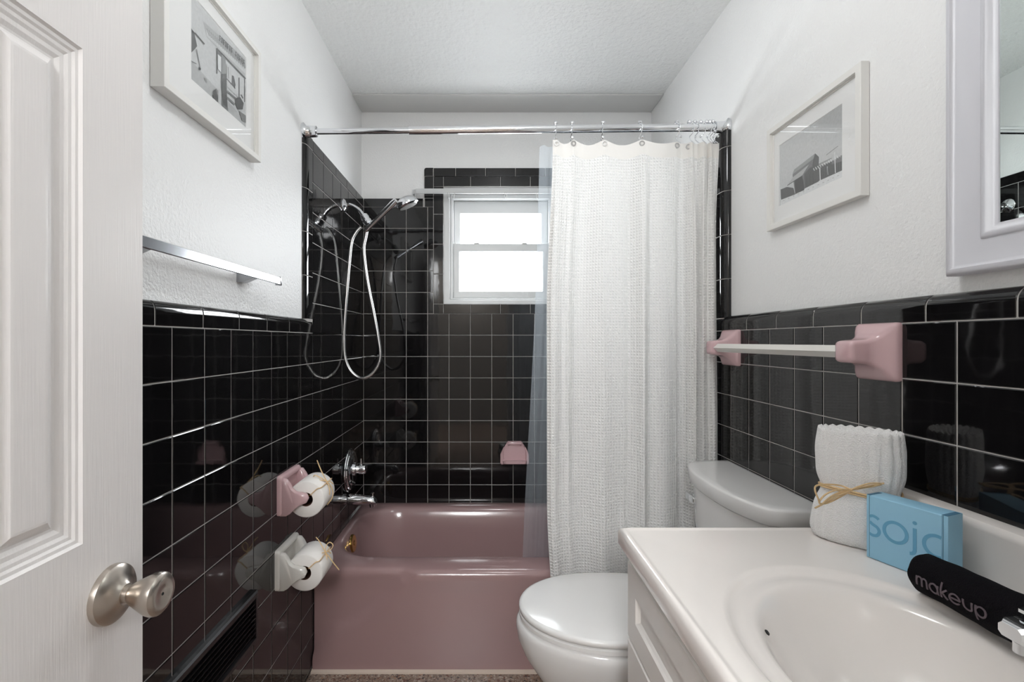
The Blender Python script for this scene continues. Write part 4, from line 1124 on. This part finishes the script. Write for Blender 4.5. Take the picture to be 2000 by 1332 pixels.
# ================================================================== PICTURES
def picture(name, side, Xw, Xf, y0, y1, z0, z1, bw, py0, py1, pz0, pz1, label):
    """side=+1 when the face looks towards +x (left wall)"""
    t = empty(name, (Xw, (y0 + y1) / 2, z0), label, 'picture')
    def R(i, x): return [(x, y0 + i, z0 + i), (x, y1 - i, z0 + i), (x, y1 - i, z1 - i), (x, y0 + i, z1 - i)]
    MB().loft([R(0.002, Xw), R(0, Xw + side * 0.002), R(0, Xf - side * 0.001), R(0.001, Xf), R(bw, Xf), R(bw, Xf - side * 0.009), R(bw + 0.004, Xf - side * 0.009), R(bw + 0.004, Xw)], wrap=True).build('frame', M['frame'], t, smooth=False)
    xm = Xf - side * 0.0115
    # mat board with a bevelled window
    def W(i, x): return [(x, py0 - i, pz0 - i), (x, py1 + i, pz0 - i), (x, py1 + i, pz1 + i), (x, py0 - i, pz1 + i)]
    MB().loft([R(bw - 0.001, xm - side * 0.002), R(bw - 0.001, xm), W(0.0, xm), W(-0.0015, xm - side * 0.002)], wrap=True).build('mat_board', M['mat_board'], t, smooth=False)
    MB().box(min(Xf - side * 0.0095, Xf - side * 0.0105), max(Xf - side * 0.0095, Xf - side * 0.0105), y0 + bw - 0.001, y1 - bw + 0.001, z0 + bw - 0.001, z1 - bw + 0.001).build('glass', M['glass'], t, smooth=False)
    return t, xm - side * 0.0018
def printed(t, X, side, polys, base_rect, base_grey):
    y0, y1, z0, z1 = base_rect
    me_v = []; me_f = []; mi = []; mats = list(GREY.keys())
    lay = 0
    def addpoly(pts, g_, lift):
        k = len(me_v); me_v.extend(pts); me_f.append(list(range(k, k + len(pts)))); mi.append(mats.index(g_))
    addpoly([(X, y0, z0), (X, y1, z0), (X, y1, z1), (X, y0, z1)], base_grey, 0)
    for n_, (g_, pts) in enumerate(polys):
        xx = X + side * 0.00002 * (n_ + 1)
        q_ = []
        for px, py in pts:
            w_ = onx(px, py, X); q_.append((xx, min(max(w_.y, y0), y1), min(max(w_.z, z0), z1)))
        addpoly(q_, g_, 0)
    me = bpy.data.meshes.new('print'); me.from_pydata([Vector(v) for v in me_v], [], me_f)
    for g_ in mats: me.materials.append(GREY[g_])
    for p in me.polygons: p.material_index = mi[p.index]
    o = bpy.data.objects.new('print', me); COL.objects.link(o); o.parent = t
    o.matrix_parent_inverse = Matrix.Translation(-WLOC[t.name])
    return o
# left picture: a hand-lettered shop front in black and white
Xf = -0.6167
pl, xp = picture('framed_print', 1, XLP, Xf, 0.904, 1.2930, CZ + 0.488, CZ + 0.788, 0.014, 1.005, 1.236, CZ + 0.558, CZ + 0.741, 'white framed black and white shop front print high on the left wall')
def c2(x, y): return (300 + x / 4.1636, y / 4.1636)
def poly2(g_, *pts): return (g_, [c2(*p) for p in pts])
def line2(g_, a, b, w_=5):
    a = Vector(a); b = Vector(b); n = (b - a).normalized(); n = Vector((-n.y, n.x)) * w_ / 2
    return (g_, [c2(*(a + n)), c2(*(b + n)), c2(*(b - n)), c2(*(a - n))])
pp = [poly2('b', (295, 480), (745, 980), (745, 1050), (295, 665)), poly2('b', (400, 170), (745, 480), (745, 640), (430, 300)),
      poly2('a', (430, 235), (745, 520), (745, 600), (430, 290))]
for k in range(20):
    x = 432 + k * 16; y = 232 + k * 14.6
    pp.append(line2('d', (x, y), (x + 22, y + 62), 5))
lx = 536
for k, (h_, kind_) in enumerate(zip([60] * 13, 'IJLAGONRIDERS')):
    x = 536 + k * 16; y = 285 + k * 16.5
    if k == 7: continue
    pp.append(line2('e', (x, y), (x, y + 48), 4)); pp.append(line2('e', (x, y + 4), (x + 10, y + 14), 4))
    if k % 2: pp.append(line2('e', (x + 9, y + 14), (x + 9, y + 56), 4))
    else: pp.append(line2('e', (x, y + 26), (x + 9, y + 34), 4))
pp += [poly2('e', (298, 225), (325, 260), (350, 375), (330, 400), (300, 430)), line2('e', (330, 265), (410, 360), 10), line2('d', (345, 400), (375, 555), 6), line2('d', (300, 495), (345, 520), 6), poly2('f', (365, 545), (382, 555), (378, 572), (362, 566)),
       poly2('d', (508, 390), (552, 440), (552, 600), (512, 560)), poly2('w', (518, 440), (545, 465), (545, 590), (520, 560)), line2('e', (508, 392), (745, 640), 10), line2('e', (512, 392), (512, 600), 6),
       poly2('c', (552, 450), (582, 480), (582, 860), (552, 880)), poly2('e', (548, 600), (585, 600), (592, 760), (600, 920), (560, 890), (545, 700)),
       poly2('a', (590, 520), (735, 655), (735, 840), (590, 700)), line2('e', (590, 640), (660, 720), 8), poly2('e', (632, 610), (648, 620), (662, 690), (655, 720), (628, 690)), line2('d', (600, 545), (605, 640), 5), line2('e', (690, 630), (690, 800), 9), line2('e', (735, 640), (735, 830), 7),
       line2('d', (592, 740), (660, 800), 14), line2('d', (592, 790), (655, 850), 14), poly2('e', (660, 800), (700, 790), (728, 840), (720, 890), (680, 890), (662, 850)), line2('f', (705, 770), (722, 800), 8),
       poly2('e', (480, 740), (505, 720), (515, 790), (515, 850), (478, 810)), poly2('c', (410, 630), (425, 640), (432, 668), (415, 662)), poly2('d', (560, 850), (600, 880), (600, 925), (560, 890)),
       poly2('d', (690, 900), (745, 940), (745, 1000), (715, 980)), poly2('a', (520, 720), (545, 740), (545, 880), (520, 850))]
printed(pl, xp, 1, pp, (1.003, 1.238, CZ + 0.556, CZ + 0.743), 'a')
# right picture: a barn and a plank fence
Xf = 0.8315
pr2, xp = picture('framed_print', -1, XRP, Xf, 1.0488, 1.4015, CZ + 0.324, CZ + 0.6226, 0.016, 1.119, 1.3617, CZ + 0.388, CZ + 0.563, 'white framed black and white print of a barn on the right wall')
def c2(x, y): return (1490 + x / 4.759, 180 + y / 4.757)
pp = [poly2('b', (440, 310), (742, 115), (742, 330), (400, 330)), poly2('a', (160, 480), (742, 330), (742, 560), (160, 900)), poly2('w', (165, 985), (742, 700), (742, 800), (165, 1070)),
      poly2('d', (275, 765), (485, 570), (520, 600), (515, 820), (300, 950)), poly2('c', (275, 765), (290, 720), (485, 570), (470, 620)), poly2('e', (470, 620), (487, 568), (522, 605), (515, 820), (440, 850)),
      poly2('b', (228, 865), (280, 790), (430, 670), (365, 775)), poly2('f', (295, 830), (365, 775), (385, 880), (385, 910), (305, 945)), poly2('e', (385, 760), (440, 700), (520, 690), (520, 830), (390, 895)), line2('f', (228, 867), (365, 778), 6),
      poly2('e', (520, 690), (742, 600), (742, 725), (520, 825)), poly2('c', (520, 665), (640, 608), (640, 620), (520, 690)), poly2('d', (640, 640), (742, 580), (742, 640), (640, 670)),
      poly2('e', (165, 905), (225, 880), (285, 890), (300, 950), (170, 1000)), line2('w', (530, 700), (535, 830), 9), line2('w', (668, 560), (675, 750), 8), line2('c', (590, 585), (700, 500), 7), line2('w', (600, 690), (605, 770), 6)]
for k in range(13):
    x = 470 + k * 20; y = 745 - k * 10.5
    pp.append(line2('w' if k % 3 else 'a', (x, y - 38), (x + 12, y - 16), 8))
for k in range(10):
    x = 545 + k * 20; y = 750 - k * 8.5
    pp.append(line2('f', (x, y - 30), (x, y + 50), 3))
for k in range(6): pp.append(line2('f', (320 + k * 30, 850 - k * 20), (320 + k * 30, 935 - k * 18), 3))
for k in range(12):
    x = 190 + k * 46; pp.append(line2('b', (x, 1010 - k * 21), (x + 14, 1004 - k * 21), 6))
printed(pr2, xp, -1, pp, (1.117, 1.3637, CZ + 0.386, CZ + 0.565), 'a')

# ================================================================== MIRROR
mi_ = empty('wall_mirror', (XRP, 0.57, CZ + 0.1157), 'white moulded framed mirror above the vanity at the right edge', 'mirror')
my0, my1, mz0, mz1 = 0.29, 0.850, CZ + 0.1157, CZ + 0.95
def MR(i, x): return [(XRP - x, my0 + i, mz0 + i), (XRP - x, my1 - i, mz0 + i), (XRP - x, my1 - i, mz1 - i), (XRP - x, my0 + i, mz1 - i)]
prof = [(0.004, 0.0), (0.0, 0.004), (0.0, 0.024), (0.004, 0.029), (0.011, 0.030), (0.014, 0.026), (0.018, 0.0245), (0.044, 0.021), (0.056, 0.0205), (0.058, 0.024), (0.062, 0.0255), (0.066, 0.0235), (0.070, 0.017), (0.078, 0.015), (0.080, 0.008)]
MB().loft([MR(i, x) for i, x in prof], cap0=False, cap1=False).build('frame', M['mirror_frame'], mi_, angle=50)
MB().loft([MR(0.0765, 0.009), MR(0.0765, 0.0135)]).build('mirror_glass', M['mirror'], mi_, smooth=False)

# ================================================================== THINGS ON THE VANITY
# rolled white towel, waist tied with raffia
tw = empty('rolled_towel', (0.735, 0.925, ZC), 'white ribbed hand towel tied with raffia, standing behind the blue box', 'towel')
ax1 = Vector((0.76, -0.65, 0)).normalized(); ax2 = Vector((0.65, 0.76, 0)).normalized()
tc_ = Vector((0.734, 0.930, 0)); n = 200; rings = []
def trad(v):
    return 1.0 + 0.02 * math.sin(v * 9) - 0.105 * math.exp(-((v - 0.46) / 0.09) ** 2) + 0.12 * sstep(0.42, 0.08, v) * (1 - sstep(0.08, 0.0, v) * 0.4) - 0.05 * sstep(0.72, 1.0, v)
HT = 0.219
def tring2(v, sc=1.0, dz=0.0):
    out = []
    for j in range(n):
        a = 2 * PI * j / n; c_, s_ = math.cos(a), math.sin(a)
        rr = (abs(c_) ** 2.5 + abs(s_) ** 2.5) ** (-1 / 2.5)
        rib = 1 + (0.050 * abs(math.sin(a * 12 + 0.3 * math.sin(3 * a))) ** 0.8 - 0.025) + 0.006 * math.sin(v * 23 + a * 4) + 0.004 * math.sin(a * 5 + v * 6)
        k = trad(v) * rr * rib * sc
        p_ = tc_ + ax1 * (0.069 * k * c_) + ax2 * (0.040 * k * s_)
        p_.z = ZC + 0.001 + HT * v + dz + (0.004 * abs(math.sin(a * 13)) if v > 0.98 else 0)
        out.append(p_)
    return out
rings = [tring2(0, 0.90)] + [tring2(0.012, 0.98)] + [tring2(0.03 + 0.95 * i / 36) for i in range(37)] + [tring2(0.992, 0.985), tring2(1.0, 0.94), tring2(1.0, 0.86, -0.006), tring2(1.0, 0.60, -0.016), tring2(1.0, 0.3, -0.018)]
MB().loft(rings).build('towel_roll', M['towel'], tw, angle=80)
tz = ZC + HT * 0.462
band = []
for j in range(64):
    a = 2 * PI * j / 64; c_, s_ = math.cos(a), math.sin(a)
    rr = (abs(c_) ** 2.5 + abs(s_) ** 2.5) ** (-1 / 2.5) * (1.0 - 0.105 + 0.01) * 1.035
    p_ = tc_ + ax1 * (0.069 * rr * c_) + ax2 * (0.040 * rr * s_); p_.z = tz + 0.003 * math.sin(a * 2); band.append(p_)
for dz in (0, 0.004):
    MB().tube([p_ + Vector((0, 0, dz)) for p_ in band], 0.0018, 6, closed=True).build('raffia_band', M['raffia'], tw)
kn_ = at(1664, 957, 0.880)
for s_ in ([(1664, 957), (1640, 948), (1610, 946), (1594, 949), (1592, 958), (1598, 974), (1604, 985), (1620, 972), (1640, 962), (1664, 957)],
           [(1664, 957), (1645, 968), (1622, 980), (1606, 984), (1600, 980), (1612, 966), (1634, 957), (1664, 955)],
           [(1664, 957), (1690, 950), (1715, 946), (1727, 944)], [(1664, 957), (1685, 953), (1705, 950), (1722, 945), (1700, 944), (1678, 950), (1664, 956)],
           [(1664, 957), (1636, 968), (1606, 985), (1592, 992)]):
    MB().tube(curve_pts([at(p_[0], p_[1], 0.876 + (0.006 * math.sin(k)) + (0.010 if p_[0] < 1650 else 0)) for k, p_ in enumerate(s_)], 5), 0.0016, 6).build('raffia_strand', M['raffia'], tw)

# blue carton
bo = Vector((0.698, 0.867, ZC)); bd = Vector((0.352, -0.936, 0)).normalized(); bn = Vector((0.936, 0.352, 0)).normalized()
BW, BT, BH = 0.1185, 0.041, 0.1150
box = empty('gift_box', bo + bd * BW / 2 + bn * BT / 2, 'sky blue carton printed sojo, standing in front of the white towel', 'box')
Mb = Matrix((bd, bn, UP)).transposed().to_4x4(); Mb.translation = bo
rbox('carton', 0, BW, 0, BT, 0.0005, BH, 0.0012, M['box_blue'], box, seg=2, mtx=Mb)
rbox('front_flap', 0.0055, BW - 0.0075, -0.0012, 0.003, 0.0015, BH - 0.0005, 0.0008, M['box_blue'], box, seg=1, mtx=Mb)
for x in (0.0048, BW - 0.0068):
    rbox('flap_gap', x, x + 0.0007, -0.0004, 0.001, 0.003, BH - 0.001, 0, M['box_seam'], box, mtx=Mb)
rbox('flap_gap', 0.0008, 0.0012 + 0.006, -0.0002, BT * 0.8, BH - 0.0004, BH + 0.0002, 0, M['box_seam'], box, mtx=Mb)
rbox('flap_gap', BW - 0.008, BW - 0.0006, -0.0002, BT * 0.9, BH - 0.0004, BH + 0.0002, 0, M['box_seam'], box, mtx=Mb)

def ribbon(path2, width, mapf, name, m, parent, closed=False, th=0.0004):
    """flat stroke following a 2-D path, laid on a surface by mapf(u, v, lift)"""
    pts = [Vector((p[0], p[1])) for p in path2]; n_ = len(pts); rings = []
    for i, p_ in enumerate(pts):
        if closed: t = (pts[(i + 1) % n_] - pts[i - 1])
        else: t = pts[min(i + 1, n_ - 1)] - pts[max(i - 1, 0)]
        t = t.normalized(); nn = Vector((-t.y, t.x)) * width / 2
        a, c_ = p_ + nn, p_ - nn
        rings.append([mapf(a.x, a.y, 0), mapf(a.x, a.y, th), mapf(c_.x, c_.y, th), mapf(c_.x, c_.y, 0)])
    MB().loft(rings, True, True, True, wrap=closed).build(name, m, parent, smooth=False)
def arc2(cx, cy, rx, ry, a0, a1, n_=20):
    return [(cx + rx * math.cos(math.radians(a0 + (a1 - a0) * i / n_)), cy + ry * math.sin(math.radians(a0 + (a1 - a0) * i / n_))) for i in range(n_ + 1)]
def on_box(u, v, lift):
    return Mb @ Vector((min(max(u, 0.0058), BW - 0.0078), -0.0012 - lift, v))
# letters of the carton, cropped at both ends as printed
ribbon(curve_pts([(0.0058, 0.0765, 0), (0.0110, 0.0790, 0), (0.0175, 0.0775, 0), (0.0205, 0.0750, 0)], 5), 0.0050, on_box, 'letter', M['box_print'], box)
ribbon(curve_pts([(0.0058, 0.0670, 0), (0.0110, 0.0635, 0), (0.0185, 0.0600, 0), (0.0215, 0.0535, 0), (0.0185, 0.0465, 0), (0.0120, 0.0440, 0), (0.0058, 0.0455, 0)], 6), 0.0052, on_box, 'letter', M['box_print'], box)
ribbon(arc2(0.0462, 0.0618, 0.0170, 0.0170, 0, 345, 36), 0.0054, on_box, 'letter', M['box_print'], box, closed=True)
ribbon([(0.0745, 0.0795), (0.0745, 0.0430)] + arc2(0.0680, 0.0430, 0.0065, 0.0080, 0, -95, 8)[1:], 0.0054, on_box, 'letter', M['box_print'], box)
ribbon(arc2(0.0745, 0.0885, 0.0017, 0.0017, 0, 315, 7), 0.0032, on_box, 'letter', M['box_print'], box, closed=True)
ribbon(arc2(0.1045, 0.0610, 0.0172, 0.0172, 70, 290, 30), 0.0054, on_box, 'letter', M['box_print'], box)

# black rolled makeup towel
br = empty('rolled_washcloth', (0.695, 0.672, ZC), 'black rolled washcloth embroidered makeup, lying beside the faucet', 'towel')
ra, rb_ = Vector((0.6925, 0.742, ZC + 0.0305)), Vector((0.702, 0.598, ZC + 0.0305))
axd = (rb_ - ra).normalized(); LR = (rb_ - ra).length
pu = Vector((0, 0, 1)); pv = axd.cross(pu).normalized()      # pv points to -x side or +x
if pv.x > 0: pv = -pv
R0 = 0.0312
def rsurf(s_, a, lift=0.0):
    """a measured from straight up towards the sink side"""
    r_ = R0 * (1 + 0.05 * math.sin(a * 2 + s_ * 14) + 0.02 * math.sin(s_ * 60 + a * 3) + 0.012 * math.sin(s_ * 140 - a * 7)) + lift
    p_ = ra + axd * s_ + (pu * math.cos(a) + pv * math.sin(a)) * r_
    p_.z = max(p_.z, ZC - 0.0005)
    return p_
rings = []
na, ns = 56, 40
for i in range(ns + 1):
    s_ = LR * i / ns
    k = 1.0
    rings.append([rsurf(s_ + 0.002 * math.sin(2 * PI * j / na * 3), 2 * PI * j / na) for j in range(na)])
def end_ring(s_, sc): return [ra + axd * s_ + (rsurf(0 if s_ < 0.05 else LR, 2 * PI * j / na) - (ra + axd * (0 if s_ < 0.05 else LR))) * sc for j in range(na)]
rings = [end_ring(0.010, 0.15), end_ring(0.002, 0.45), end_ring(0.006, 0.62), end_ring(-0.003, 0.80), end_ring(-0.003, 0.93)] + rings + [end_ring(LR + 0.003, 0.9), end_ring(LR - 0.004, 0.6), end_ring(LR, 0.4), end_ring(LR - 0.006, 0.1)]
MB().loft(rings).build('towel_roll', M['black_towel'], br, angle=80)
def on_roll(u, v, lift): return rsurf(u, math.radians(106) - v / R0, lift * 2.5 + 0.0006)
wd = 0.0023; hx_ = 0.0135      # x height
def L_(path2, closed=False): ribbon(path2, wd, on_roll, 'letter', M['embroidery'], br, closed)
def seg(a, b, n_=6): return [(a[0] + (b[0] - a[0]) * i / n_, a[1] + (b[1] - a[1]) * i / n_) for i in range(n_ + 1)]
u = 0.0135; rr = 0.0046
L_(seg((u, 0), (u, hx_)))
L_(arc2(u + rr * 0.85, hx_ - rr, rr * 0.85, rr, 180, 0, 10) + seg((u + 1.7 * rr, hx_ - rr), (u + 1.7 * rr, 0))[1:])
L_(arc2(u + rr * 2.55, hx_ - rr, rr * 0.85, rr, 180, 0, 10) + seg((u + 3.4 * rr, hx_ - rr), (u + 3.4 * rr, 0))[1:])
u += 3.4 * rr + 0.0045; ro = hx_ / 2
L_(arc2(u + ro * 0.9, ro, ro * 0.9, ro, 0, 345, 20), True); L_(seg((u + 1.8 * ro, hx_), (u + 1.8 * ro, 0)))
u += 1.8 * ro + 0.0045
L_(seg((u, 0), (u, 0.0215)))
L_(seg((u + 0.0075, hx_), (u, 0.006)) ); L_(seg((u + 0.002, 0.0075), (u + 0.0085, 0)))
u += 0.0115
L_(arc2(u + ro, ro, ro, ro, 0, 318, 20)); L_(seg((u, ro), (u + 2 * ro, ro)))
u += 2 * ro + 0.0045
L_(seg((u, hx_), (u, ro * 0.75)) + arc2(u + ro * 0.8, ro * 0.8, ro * 0.8, ro * 0.8, 180, 360, 12)[1:] + seg((u + 1.6 * ro, ro * 0.8), (u + 1.6 * ro, hx_))[1:])
u += 1.6 * ro + 0.0045
L_(seg((u, hx_), (u, -0.0075))); L_(arc2(u + ro * 0.9, ro, ro * 0.9, ro, 180, 525, 20), True)

# ceiling light above the camera's frame
cl = empty('ceiling_light', (0.10, 0.85, 2.29), 'round frosted glass ceiling light over the vanity, above the frame', 'ceiling light')
MB().lathe([(0, 0.15), (-0.012, 0.15), (-0.018, 0.145)], (0.10, 0.85, H), (0, 0, 1), 40).build('base', M['chrome'], cl)
MB().lathe([(-0.018, 0.140), (-0.04, 0.132), (-0.062, 0.112), (-0.078, 0.08), (-0.088, 0.03)], (0.10, 0.85, H), (0, 0, 1), 40).build('glass_shade', M['lamp'], cl)
